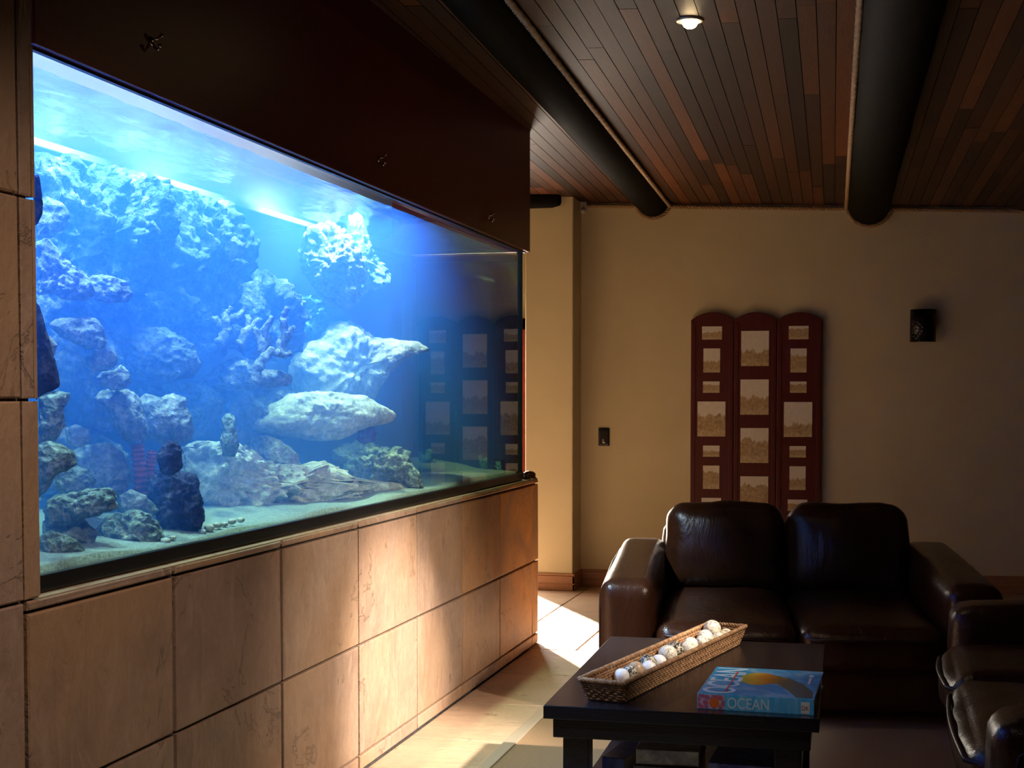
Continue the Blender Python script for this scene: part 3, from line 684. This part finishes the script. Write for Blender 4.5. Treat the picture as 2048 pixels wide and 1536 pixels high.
rock([(298,442),(306,440),(318,452),(326,466),(318,470),(306,458)], .5, M_PROCK, 'tiny pale pink finger coral on the hazy back reef', 'finger_coral', 'coral', nt=60, nr=14)
def ribbed(pth, u, r, label):
    mb = MB(); P = onx(*pth[0], GX-.02-(W-.04)*u); n = V((.6,-.8,0)); raw = [onplane(x, y, P, n) for x, y in pth]; pts = []
    for a, b in zip(raw[:-1], raw[1:]): pts += [a.lerp(b, i/40) for i in range(40)]
    mb.tube(pts, lambda t: r*(1+.13*math.sin(t*math.pi*2*10))*(1.-.12*t), 14)
    c = V(mb.v[0]); mb.v = [tuple(V(v)-c) for v in mb.v]; o = mb.build('tube_sponge', M_REDS, smooth=True); o.location = c
    tag(o, label, 'sponge', 'ribbed tube sponges')
ribbed([(284,990),(278,930),(274,884)], .35, .019, 'taller ribbed red tube sponge below the crusted pair')
ribbed([(296,985),(300,940),(304,900)], .35, .015, 'shorter ribbed red tube sponge touching the dark rock')
# pebbles along the front glass
for i, (x, y, r) in enumerate([(338,1082,8),(352,1076,6),(425,1056,9),(442,1050,7),(456,1049,6),(470,1043,7),(488,1040,6),(412,1064,6),(436,1060,5),(240,1110,8),(262,1108,6)]):
    p = onx(x, y, GX-.035); s = r/F*(p-EYE).dot(FW); mb = MB(); mb.rbox((0,0,0), (s*1.2,s*1.1,s*.8), s, 8, ns=s*.25, nf=60, seed=i)
    o = mb.build('pebble', M_WROCK, smooth=True); o.location = V((GX-.045, p.y, p.z)); o.rotation_euler = (0,0,i)
    side = ['resting right beside the dark violet rock','second from the dark violet rock','largest of those right of the dark violet rock','just right of the largest pebble','third right of the dark rock','fourth right of the dark rock','furthest right of the row','just past the dark violet rock','smallest, below the largest pebble','below the pitted boulder','between the pitted boulder and dark rock'][i]
    tag(o, 'pale round pebble in the tank, '+side, 'pebble', 'pebbles along the front glass')

# turned knob on the ledge at the tank's far end
p = onx(1053, 954, -1.70); kb = MB()
kb.lathe([(0,0),(.034,0),(.036,.006),(.030,.012),(.033,.02),(.030,.03),(.018,.038),(0,.04)], 24)
o = kb.build('wooden_knob', plain('varnished_knob', (.07,.018,.008), .12, coat=.5), smooth=True); o.location = (-1.70, 7.03, .856)
tag(o, 'glossy brown knob on the stone ledge at the far tank corner', 'knob')

# ------------------------------------------------------------------ far wall fittings
sc = thing('photo_screen', 'three panel mahogany screen of sepia photographs against the cream wall', 'screen', A0, WA)
pan = []
def wpx(x, y): return wuz(x, y)
zt = 0
for k, (xa, xb) in enumerate(((1382,1468),(1468,1553.5),(1553.5,1643))):
    u0, zs = wpx(xa, 641); u1, _ = wpx(xb, 641); zt = wpx((xa+xb)/2, 625)[1]; zs = wpx(xa, 641)[1]
    m = MB(); n = 20; prof = [(u0+.001, 0.)]+[(u0+.001+(u1-u0-.002)*i/n, zs+(zt-zs)*(1-(2*i/n-1)**2)) for i in range(n+1)]+[(u1-.001, 0.)]
    f = [V((a, -.045, b)) for a, b in prof]; bk = [V((a, -.012, b)) for a, b in prof]; N = len(prof)
    m.add(f+bk, [tuple(range(N)), tuple(range(2*N-1, N-1, -1))]+[(i, N+i, N+(i+1) % N, (i+1) % N) for i in range(N)])
    o = m.build('panel', M_MAHOG, sc, bevel=.003); pan.append(o)
    for (s, e) in ((u0+.004, u0+.030), (u1-.030, u1-.004)):      # raised stiles
        m2 = MB(); m2.box(s, e, -.049, -.044, .02, zs-.02); m2.build('stile', M_MAHOG, o, bevel=.002)
ph = [[(1404,1444,653,679),(1407,1440,697,745),(1406,1439,763,785.5),(1395,1450.5,803,873),(1406,1439,891,913.5),(1406,1438.5,931,978),(1403,1442,995.5,1020)],
      [(1482.5,1537.5,662,732),(1481,1537,759,829.5),(1481,1536.6,856,926),(1480.6,1536,952.5,1022)],
      [(1577.6,1617,652,678.5),(1581,1613,697,745),(1580,1613,763,785.5),(1568,1624,804,874),(1579,1611.6,892,915),(1579,1611,932.5,980),(1575.6,1614.6,999,1022)]]
for k, lst in enumerate(ph):
    for (xa, xb, ya, yb) in lst:
        q0 = onw(xa, ya, .045); q1 = onw(xb, yb, .045); u0, u1 = (q0-A0).dot(WU), (q1-A0).dot(WU); z1, z0 = q0.z, q1.z
        me = bpy.data.meshes.new('photo')
        vs = [(u0,-.0475,z0),(u1,-.0475,z0),(u1,-.0475,z1),(u0,-.0475,z1),(u0,-.044,z0),(u1,-.044,z0),(u1,-.044,z1),(u0,-.044,z1)]
        me.from_pydata(vs, [], [(0,1,2,3),(4,7,6,5),(0,4,5,1),(1,5,6,2),(2,6,7,3),(3,7,4,0)]); uvl = me.uv_layers.new()
        for lp in me.loops:
            v = vs[lp.vertex_index]; uvl.data[lp.index].uv = ((v[0]-u0)/(u1-u0), (v[2]-z0)/(z1-z0))
        me.materials.append(M_PHOTO); o = bpy.data.objects.new('photo', me); COL.objects.link(o); o.parent = pan[k]
# wall sconce
su, sz = wuz(1845, 652)
sn = thing('wall_sconce', 'unlit dark metal half round wall sconce', 'wall light', A0+WU*su+V((0,0,sz)), WA)
m = MB(); m.box(-.035,.035,-.02,0,-.05,.05); m.build('bracket', M_BLACK, sn, bevel=.003)
m = MB(); n = 20; pr = [(.082*math.cos(math.pi*i/n), -.02-.075*math.sin(math.pi*i/n)) for i in range(n+1)]; pi_ = [(.078*math.cos(math.pi*i/n), -.02-.071*math.sin(math.pi*i/n)) for i in range(n+1)]
vs = [V((x,y,z)) for z in (-.105,.105) for x, y in pr]+[V((x,y,z)) for z in (-.105,.105) for x, y in pi_]; n1 = n+1
m.add(vs, [(i+1,i,n1+i,n1+i+1) for i in range(n)]+[(2*n1+i,2*n1+i+1,3*n1+i+1,3*n1+i) for i in range(n)]+[(i,i+1,2*n1+i+1,2*n1+i) for i in range(n)]+[(n1+i+1,n1+i,3*n1+i,3*n1+i+1) for i in range(n)])
def hammered():
    m_ = Mat('hammered_metal'); v = m_.coord(); vo = m_.n('ShaderNodeTexVoronoi', i_Scale=70.); m_.set(vo.inputs['Vector'], v)
    return m_.pbr((.05,.05,.06), .3, 1., nrm=m_.bump(vo.outputs[0], .6, .006))
m.build('shade', hammered(), sn, smooth=True)
# light switch
u, z = wuz(1208, 874)
ls = thing('light_switch', 'black light switch plate on the cream wall beside the pillar', 'switch', A0+WU*u+V((0,0,z)), WA)
m = MB(); m.rbox((0,-.006,0), (.037,.006,.061), .005, 8); m.build('plate', M_BLACK, ls, smooth=True)
m = MB(); m.box(-.009,.009,-.018,-.01,-.040,-.012); m.build('rocker', M_STEEL, ls, bevel=.002)
# small white detector in the corner by the pillar
u, z = wuz(1164, 420)
pd = thing('motion_detector', 'small white motion detector high in the corner beside the pillar', 'detector', A0+WU*(u+.012)+V((0,0,z)), WA)
m = MB(); m.rbox((0,-.025,.02), (.024,.022,.035), .012, 8); m.build('housing', M_WHITE, pd, smooth=True)
m = MB(); m.rbox((0,-.045,-.012), (.019,.02,.02), .019, 8); m.build('lens', M_WHITE, pd, smooth=True)

# recessed ceiling spotlights (the lit one in view)
def downlight(p, aim, label):
    z = ceil_z(p[0], p[1]); d = thing('ceiling_spotlight', label, 'spotlight', (p[0], p[1], z))
    m = MB(); m.lathe([(.030,.012),(.034,-.006),(.046,-.006),(.049,-.001),(.049,.004)], 32); m.build('trim_ring', M_BRASS, d, smooth=True)
    m = MB(); m.rbox((0,0,-.004), (.028,.028,.026), .026, 10)
    e = Mat('lamp_glow'); em = e.n('ShaderNodeEmission', i_Color=(1,.72,.38), i_Strength=38.); e.t.links.new(em.outputs[0], e.out.inputs[0])
    m.build('lamp', e.m, d, smooth=True)
    return d
S = onz(1380, 40, 2.586)
downlight((S.x, S.y), None, 'lit ceiling spotlight between the two log beams')

# ------------------------------------------------------------------ leather sofas
def sofa(name, label, cat, loc, rz, wid, depth, arm_w, arm_h, seat_h, back_h, splits, slope=.05):
    """front towards -y, origin at front left corner on the floor"""
    s = thing(name, label, cat, loc, rz)
    x0, x1 = arm_w, wid-arm_w
    m = MB(); m.rbox((wid/2, depth/2+.03, .13), (wid/2-.02, depth/2-.05, .09), .03, 8); m.build('base', M_LEATHER, s, smooth=True)
    m = MB(); m.rbox((wid/2, depth-.12, .05+back_h*.42), (wid/2-arm_w*.9, .11, back_h*.42-.02), .07, 10); m.build('back_frame', M_LEATHER, s, smooth=True)
    for ax in (arm_w/2, wid-arm_w/2):
        m = MB()
        m.rbox((ax, depth*.46, .05+(arm_h-.05)/2), (arm_w/2, depth*.46, (arm_h-.05)/2), .055, 16, puff=(.012,.01,.014),
               taper=lambda q: V((q.x, q.y, q.z+(slope*(q.y/depth+.46) if q.z > 0 else 0))))
        a = m.build('arm', M_LEATHER, s, smooth=True)
        m = MB(); e = .045; hw = arm_w/2-.02
        sx_ = ax+math.copysign(arm_w/2-.002, ax-wid/2); pth = [(sx_, .05, .07), (sx_, .045, .2), (sx_, .045, arm_h-.12), (sx_, .055, arm_h-.075), (sx_, .08, arm_h-.055), (sx_, .12, arm_h-.048), (sx_, depth*.5, arm_h-.03+slope*.5), (sx_, depth*.86, arm_h-.05+slope*.9)]
        m.tube(pth, .006, 8); m.build('piping', M_PIPE, a, smooth=True)
    for i, (a, b) in enumerate(zip(splits[:-1], splits[1:])):
        c = (x0+(x1-x0)*(a+b)/2); h = (x1-x0)*(b-a)/2-.004; d0, d1 = -.03, depth-.30
        m = MB(); m.rbox((c, (d0+d1)/2, seat_h-.085), (h, (d1-d0)/2, .085), .06, 22, puff=(0,.025,.03), ns=.006, nf=7, seed=i)
        cu = m.build('seat_cushion', M_LEATHER, s, smooth=True)
        m = MB(); zz = seat_h-.045; q = [(c-h+.03, d0+.16, zz+.02),(c-h+.012, d0+.07, zz+.006),(c-h+.03, d0+.018, zz)]+[(c-h+.06+(2*h-.12)*k/8, d0-.012-.014*math.sin(math.pi*k/8), zz+.004*math.sin(math.pi*k/8)) for k in range(9)]+[(c+h-.03, d0+.018, zz),(c+h-.012, d0+.07, zz+.006),(c+h-.03, d0+.16, zz+.02)]
        m.tube(q, .007, 8); m.build('piping', M_PIPE, cu, smooth=True)
        m = MB(); bh = (back_h-seat_h+.03)/2; Mx = Matrix.Translation((c, depth-.34, seat_h-.03+bh)) @ Matrix.Rotation(R(-10), 4, 'X')
        m.rbox((0,0,0), (h, .11, bh), .09, 22, puff=(0,.05,.012), ns=.008, nf=6, seed=i+5, M=Mx); m.build('back_cushion', M_LEATHER, s, smooth=True)
    for fx in (.08, wid-.08):
        for fy in (.08, depth-.1):
            m = MB(); m.lathe([(0,0),(.022,0),(.03,.045),(0,.045)], 12, Matrix.Translation((fx,fy,0.004))); m.build('foot', M_BLACK, s, smooth=True)
    return s
sofa('leather_loveseat', 'dark brown leather loveseat facing the coffee table, before the photo screen', 'sofa', (-1.040, 5.46, 0), R(6), 1.535, 1.46, .215, .55, .39, .775, (0,.5,1.))
sofa('leather_sofa', 'dark brown leather sofa cut by the right edge, seen from its arm', 'sofa', (.262, 5.26, 0), R(-90), 1.99, .95, .235, .555, .44, .84, (0,.42,1.), slope=.02)
# dark corner table behind
ct_ = thing('side_table', 'dark square side table in the corner behind the sofas', 'table', (1.02, 6.35, 0))
m = MB(); m.box(-.3,.3,-.3,.3,.49,.53); m.build('tabletop', M_BLACKWOOD, ct_, bevel=.004)
for x in (-.25,.25):
    for y in (-.25,.25):
        m = MB(); m.box(x-.03,x+.03,y-.03,y+.03,.004,.49); m.build('leg', M_BLACKWOOD, ct_)
m = MB(); m.box(-.26,.26,-.26,.26,.42,.49); m.build('apron', M_BLACKWOOD, ct_)

# ------------------------------------------------------------------ coffee table and what lies on it
TZ = .45
tb = thing('coffee_table', 'black wooden coffee table with a lower shelf', 'table', (-.50, 4.235, 0), R(1.2))
hx, hy = .36, .565
m = MB(); m.box(-hx,hx,-hy,hy,TZ-.036,TZ); m.build('tabletop', M_BLACKWOOD, tb, bevel=.003)
m = MB(); m.box(-hx+.022,hx-.022,-hy+.022,hy-.022,TZ-.09,TZ-.037); m.build('apron', M_BLACKWOOD, tb, bevel=.003)
for sx in (-1,1):
    for sy in (-1,1):
        m = MB(); cx_, cy_ = sx*(hx-.08), sy*(hy-.08); m.box(cx_-.035,cx_+.035,cy_-.035,cy_+.035,.004,TZ-.09); m.build('leg', M_BLACKWOOD, tb, bevel=.003)
m = MB(); m.box(-hx+.06,hx-.06,-hy+.06,hy-.06,.15,.18); m.build('shelf', M_BLACKWOOD, tb, bevel=.003)
# wicker tray
c0 = (onz(1163,1355,.512)+onz(1245,1367,.512))/2; c1 = (onz(1422,1245,.512)+onz(1486,1252,.512))/2
ax = (c1-c0); L = ax.length; ang = math.atan2(ax.y, ax.x)-math.pi/2; mid = (c0+c1)/2
tr = thing('wicker_tray', 'long narrow wicker tray filled with decorative balls', 'tray', (mid.x, mid.y, TZ), ang)
hw, hl = .064, L/2
m = MB()
def ringp(w, l, z, k=1): return [V((-w,-l,z)), V((w,-l,z)), V((w,l,z)), V((-w,l,z))]
for r_ in range(8):
    t = r_/7; w, l, z = hw-.012*(1-t), hl-.025*(1-t), .006+.05*t; c = ringp(w, l, z); pts = []
    for a, b in zip(c, c[1:]+c[:1]):
        k = max(4, int((b-a).length/.011))
        for i in range(k):
            p = a.lerp(b, i/k); nrm = (b-a).normalized().cross(Z); pts.append(p+nrm*.0022*(1 if (i+r_) % 2 else -1))
    m.tube(pts, .0042, 6, closed=True)
m.build('basket_wall', M_WICK, tr, smooth=True)
m = MB(); c = ringp(hw+.001, hl+.002, .06); m.rope(c+[c[0]], .0075, .03, 3, .005, 5); m.build('rim', M_WICK, tr, smooth=True)
m = MB(); m.box(-hw+.012, hw-.012, -hl+.025, hl-.025, .001, .007); m.build('basket_base', M_WICK, tr)
# balls: settle them side by side inside the tray
bl = [(1222,1352,.020,B_WHITE,'plain white ball nearest the front end of the tray'),(1236,1336,.022,B_TAN,'tan ball behind the plain white one at the front'),
      (1267,1330,.025,B_DARK,'dark striped ball near the front end of the tray'),(1260,1348,.021,B_DARK,'small dark flecked ball beside the dark striped one'),
      (1287,1338,.021,B_WHITE,'plain white ball right of the dark striped ball'),(1306,1312,.027,B_CREAM,'large patterned ball left of the big dark patterned ball'),
      (1313,1328,.022,B_WHITE,'pinkish white ball below the large patterned ball'),(1340,1307,.028,B_DARK,'big dark patterned ball at the middle of the tray'),
      (1362,1290,.022,B_CREAM,'cream ball just beyond the big dark patterned ball'),(1375,1300,.022,B_CREAM,'cream ball against the near rim past the tray middle'),
      (1390,1277,.025,B_CREAM,'large cream ball two thirds along the tray'),(1404,1286,.020,B_CREAM,'small pale ball against the near rim'),
      (1420,1266,.026,B_CREAM,'large marbled ball near the far end of the tray'),(1430,1277,.020,B_CREAM,'small ball below the large marbled ball'),
      (1447,1264,.022,B_CREAM,'cream ball in the far end of the tray')]
Ti = (Matrix.Translation(tr.location) @ Matrix.Rotation(ang, 4, 'Z')).inverted(); bp = []
for x, y, r, mt, lb in bl:
    p = Ti @ onz(x, y, TZ+.03); bp.append([V((p.x, p.y, .030+r*.5)), r*1.1])
for it in range(200):
    for i in range(len(bp)):
        for j in range(i):
            d = bp[i][0]-bp[j][0]; mn = bp[i][1]+bp[j][1]+.0004
            if d.length < mn:
                s = d.normalized()*(mn-d.length)*.5; bp[i][0] += s; bp[j][0] -= s
    for q in bp:
        lx, ly = hw-.010-q[1], hl-.026-q[1]; q[0].x = max(-lx, min(lx, q[0].x)); q[0].y = max(-ly, min(ly, q[0].y)); q[0].z = max(.008+q[1], q[0].z*.999)
for (x, y, r, mt, lb), (p, _) in zip(bl, bp):
    r = _; m = MB(); m.rbox((0,0,0), (r,r,r), r, 12); o = m.build('decorative_ball', mt, smooth=True)
    o.location = Ti.inverted() @ p; o.rotation_euler = (x*.7, y*.3, x*.1); tag(o, lb, 'ball', 'decorative balls in the wicker tray')
# OCEAN book
def coverblue(name, jelly):
    m = Mat(name); v = m.coord('Object'); n = m.noise(v, 9., 4, .55, .8); n2 = m.noise(m.coord('Object', (1,1,1)), 28., 4)
    c = m.ramp(m.math('ADD', m.math('MULTIPLY', n, .8), m.math('MULTIPLY', n2, .2)), [(.3,(.01,.20,.42)),(.5,(.03,.42,.78)),(.7,(.32,.68,.90))])
    return m.pbr(c, .25, spec=.5, coat=.3)
bkb = onz(1394,1416,TZ+.001); bke = onz(1628,1430,TZ+.001); bw_, bd, bt = (bke-bkb).length, .385, .041
ba = math.atan2((bke-bkb).y, (bke-bkb).x)
bk = thing('book', 'thick blue hardback titled OCEAN lying on the black coffee table', 'book', (bkb.x, bkb.y, TZ), ba)
m = MB(); m.box(.004, bw_-.004, .004, bd-.006, .003, bt-.003); m.build('pages', plain('paper_edge', (.6,.58,.52), .8), bk)
MC = coverblue('ocean_cover', 1)
m = MB(); m.box(0, bw_, 0, bd, bt-.003, bt); m.box(0, bw_, 0, bd, 0, .003); m.build('cover', MC, bk, bevel=.0008)
def spinemat():
    m = Mat('spine_blue'); v = m.coord('Object'); n = m.noise(m.coord('Object', (6,1,1)), 12., 3)
    return m.pbr(m.ramp(n, [(.3,(.05,.45,.85)),(.7,(.20,.68,.98))]), .25, coat=.3)
m = MB(); m.box(0, bw_, -.0015, .003, 0, bt); sp = m.build('spine', spinemat(), bk, bevel=.0008)
def pinkmat():
    m = Mat('coral_picture'); v = m.coord('Object'); vo = m.n('ShaderNodeTexVoronoi', i_Scale=90.); m.set(vo.inputs['Vector'], v)
    return m.pbr(m.ramp(vo.outputs[0], [(.1,(.75,.12,.10)),(.45,(.35,.12,.28)),(.8,(.62,.5,.62))]), .3)
m = MB(); m.box(.002, bw_*.24, -.0022, -.001, .002, bt-.002); m.build('spine_picture', pinkmat(), sp)
m = MB(); m.lathe([(0,.0),(.013,.0),(.013,.0012),(0,.0012)], 24, Matrix.Translation((bw_*.15, -.0018, bt*.45)) @ Matrix.Rotation(R(90), 4, 'X')); m.build('spine_disc', plain('orange_disc', (.75,.16,.02), .4), sp)
M_LET = plain('pale_lettering', (.66,.85,.92), .3); M_LETW = plain('white_lettering', (.8,.85,.88), .3)
txt('OCEAN', .041, Matrix.Translation((bw_*.26, -.0016, bt*.14)) @ Matrix.Rotation(R(90), 4, 'X'), M_LET, 'spine_title', sp, sx=.78)
m = MB(); m.box(bw_-.033, bw_-.011, -.0022, -.001, .003, .033); m.build('spine_badge', M_LETW, sp)
txt('DK', .016, Matrix.Translation((bw_-.032, -.0024, .012)) @ Matrix.Rotation(R(90), 4, 'X'), plain('badge_letters', (.35,.05,.08), .4), 'badge_letters', sp, .0004, sx=.85)
# cover lettering reads away from the spine, tops to the left
RC = Matrix.Translation((.094, .012, bt+.0005)) @ Matrix.Rotation(R(90), 4, 'Z')
txt('OCEAN', .125, RC, M_LET, 'cover_title', bk, .0005, sx=.83)
m = MB(); m.box(.068, .072, .03, bd-.06, bt+.0008, bt+.0016); m.build('red_line', plain('red_line', (.6,.06,.05), .4), bk)
def fishmat():
    m = Mat('fish_picture'); v = m.coord('Generated'); sx = m.n('ShaderNodeSeparateXYZ'); m.set(sx.inputs[0], v); n = m.noise(v, 6., 4)
    c = m.ramp(m.math('ADD', sx.outputs[0], m.math('MULTIPLY', m.math('SUBTRACT', n, .5), .3)), [(.0,(.35,.42,.06)),(.15,(.75,.48,.03)),(.36,(.80,.26,.02)),(.5,(.35,.25,.06)),(.7,(.04,.16,.16)),(1.,(.01,.12,.17))])
    return m.pbr(c, .25, coat=.3)
m = MB(); pts = []
for i in range(28):                                             # head and body, then a long trailing tail
    a = math.pi*.28+(2*math.pi-math.pi*.56)*i/27; pts.append((.135+.048*math.cos(a), .235+.085*math.sin(a)))
pts += [(.19, .18), (.225, .10), (.255, .012), (.298, .012), (.294, .09), (.262, .19), (.215, .262)]
m.add([V((x, y, z)) for z in (bt-.0005, bt+.0006) for x, y in pts], [tuple(range(len(pts), 2*len(pts)))]+[(i, (i+1) % len(pts), len(pts)+(i+1) % len(pts), len(pts)+i) for i in range(len(pts))])
m.build('fish_picture', fishmat(), bk)
m = MB(); m.box(bw_-.034, bw_-.022, bd-.09, bd-.065, bt, bt+.0008)
for k in range(6): m.box(bw_-.031, bw_-.025, bd-.19+k*.015, bd-.18+k*.015, bt, bt+.0008)
m.build('cover_lettering', M_LETW, bk)
# books on the shelf below
def flatbook(label, x0, x1, y0, y1, z0, z1, col, rz=0., side=None):
    b = thing('book', label, 'book', ((x0+x1)/2, (y0+y1)/2, z0), rz, 'books on the coffee table shelf')
    a, c, t = (x1-x0)/2, (y1-y0)/2, z1-z0
    m = MB(); m.box(-a+.003,a-.003,-c+.003,c-.003,.003,t-.003); m.build('pages', plain('shelf_pages', (.55,.53,.5), .8), b)
    m_ = Mat('shelf_cover'); n = m_.noise(m_.coord('Object', (1,3,1)), 14., 4, .6, 1.); mt = m_.pbr(m_.ramp(n, [(.4, col), (.6, side or tuple(min(1, k*1.6+.02) for k in col))]), .3)
    m = MB(); m.box(-a,a,-c,c,t-.003,t); m.box(-a,a,-c,c,0,.003); m.box(-a,a,-c,-c+.003,0,t); m.build('cover', mt, b, bevel=.001)
flatbook('grey and white book topmost of the pile on the table shelf', -.628, -.458, 3.81, 4.07, .270, .312, (.34,.34,.38), R(3), (.75,.75,.72))
flatbook('dark book under the grey and white one on the table shelf', -.63, -.455, 3.80, 4.06, .181, .269, (.10,.10,.14), R(1))
flatbook('blue book leaning out left of the grey and white book', -.70, -.636, 3.80, 4.02, .181, .285, (.05,.08,.36), R(-8))
flatbook('blue magazine pile on the right of the table shelf', -.42, -.235, 3.80, 4.06, .181, .288, (.07,.10,.55), R(-2), (.25,.35,.8))

# ------------------------------------------------------------------ light
def lamp(kind, name, loc, energy, color, aim=None, **kw):
    l = bpy.data.lights.new(name, kind); l.energy = energy; l.color = color
    for k, v in kw.items(): setattr(l, k, v)
    o = bpy.data.objects.new(name, l); COL.objects.link(o); o.location = loc
    if aim is not None: o.rotation_euler = (V(aim)-V(loc)).to_track_quat('-Z', 'Y').to_euler()
    return o
el = R(20); sd = V((.5*math.cos(el), -.866*math.cos(el), -math.sin(el)))
lamp('SUN', 'sun_through_door', (-3, 11, 3), 66., (1., .89, .76), V((-3,11,3))+sd, angle=R(1.8))
lamp('AREA', 'door_sky_light', (-2.66, 9.42, .95), 70., (1., .88, .74), (-2.0, 8., .5), shape='RECTANGLE', size=.7, size_y=1.6)
lamp('SPOT', 'added_plinth_spot', (1.35, 3.9, 2.44), 2300., (1., .90, .78), (-1.68, 4.90, .18), spot_size=R(20), spot_blend=1., shadow_soft_size=.04)  # added unseen spot, makes the hot centre of the plinth glow
lamp('SPOT', 'added_plinth_spot', (1.35, 3.9, 2.44), 520., (1., .84, .68), (-1.68, 4.85, .22), spot_size=R(40), spot_blend=1., shadow_soft_size=.04)  # wider added spot from the same point, softens the glow's edge
lamp('SPOT', 'ceiling_spot_spill', (S.x, S.y, ceil_z(S.x, S.y)-.06), 12., (1., .68, .38), (-.55, 5.0, 0), spot_size=R(66), spot_blend=1., shadow_soft_size=.03)
lamp('SPOT', 'added_fill_spot', (-.35, 2.2, 2.5), 76., (1., .80, .67), (-1.55, 3.1, .0), spot_size=R(88), spot_blend=1., shadow_soft_size=.05)  # unseen spot added to brighten the near tiles and the book
# aquarium lamps inside the hood, above the water
for (y, e, c, ya) in ((2.95, 330, (.40,.62,1.), 2.97), (3.65, 430, (.40,.63,1.), 3.67), (4.45, 400, (.45,.68,1.), 4.5), (5.2, 470, (.8,.94,1.), 5.62)):
    lamp('SPOT', 'aquarium_lamp', (-2.02, y, 2.44), e, c, (-1.99, ya, 1.0), spot_size=R(95), spot_blend=.7, shadow_soft_size=.06)
w = bpy.data.worlds.new('world'); SC.world = w; w.use_nodes = True
w.node_tree.nodes['Background'].inputs[0].default_value = (.9,.85,.8,1); w.node_tree.nodes['Background'].inputs[1].default_value = .25

vs_ = SC.view_settings; vs_.view_transform = 'Standard'; vs_.look = 'None'; vs_.gamma = 1; vs_.use_curve_mapping = False; vs_.exposure = 0.
cy = SC.cycles
cy.max_bounces = 7; cy.diffuse_bounces = 4; cy.glossy_bounces = 3; cy.transparent_max_bounces = 16; cy.volume_bounces = 2; cy.use_denoising = True
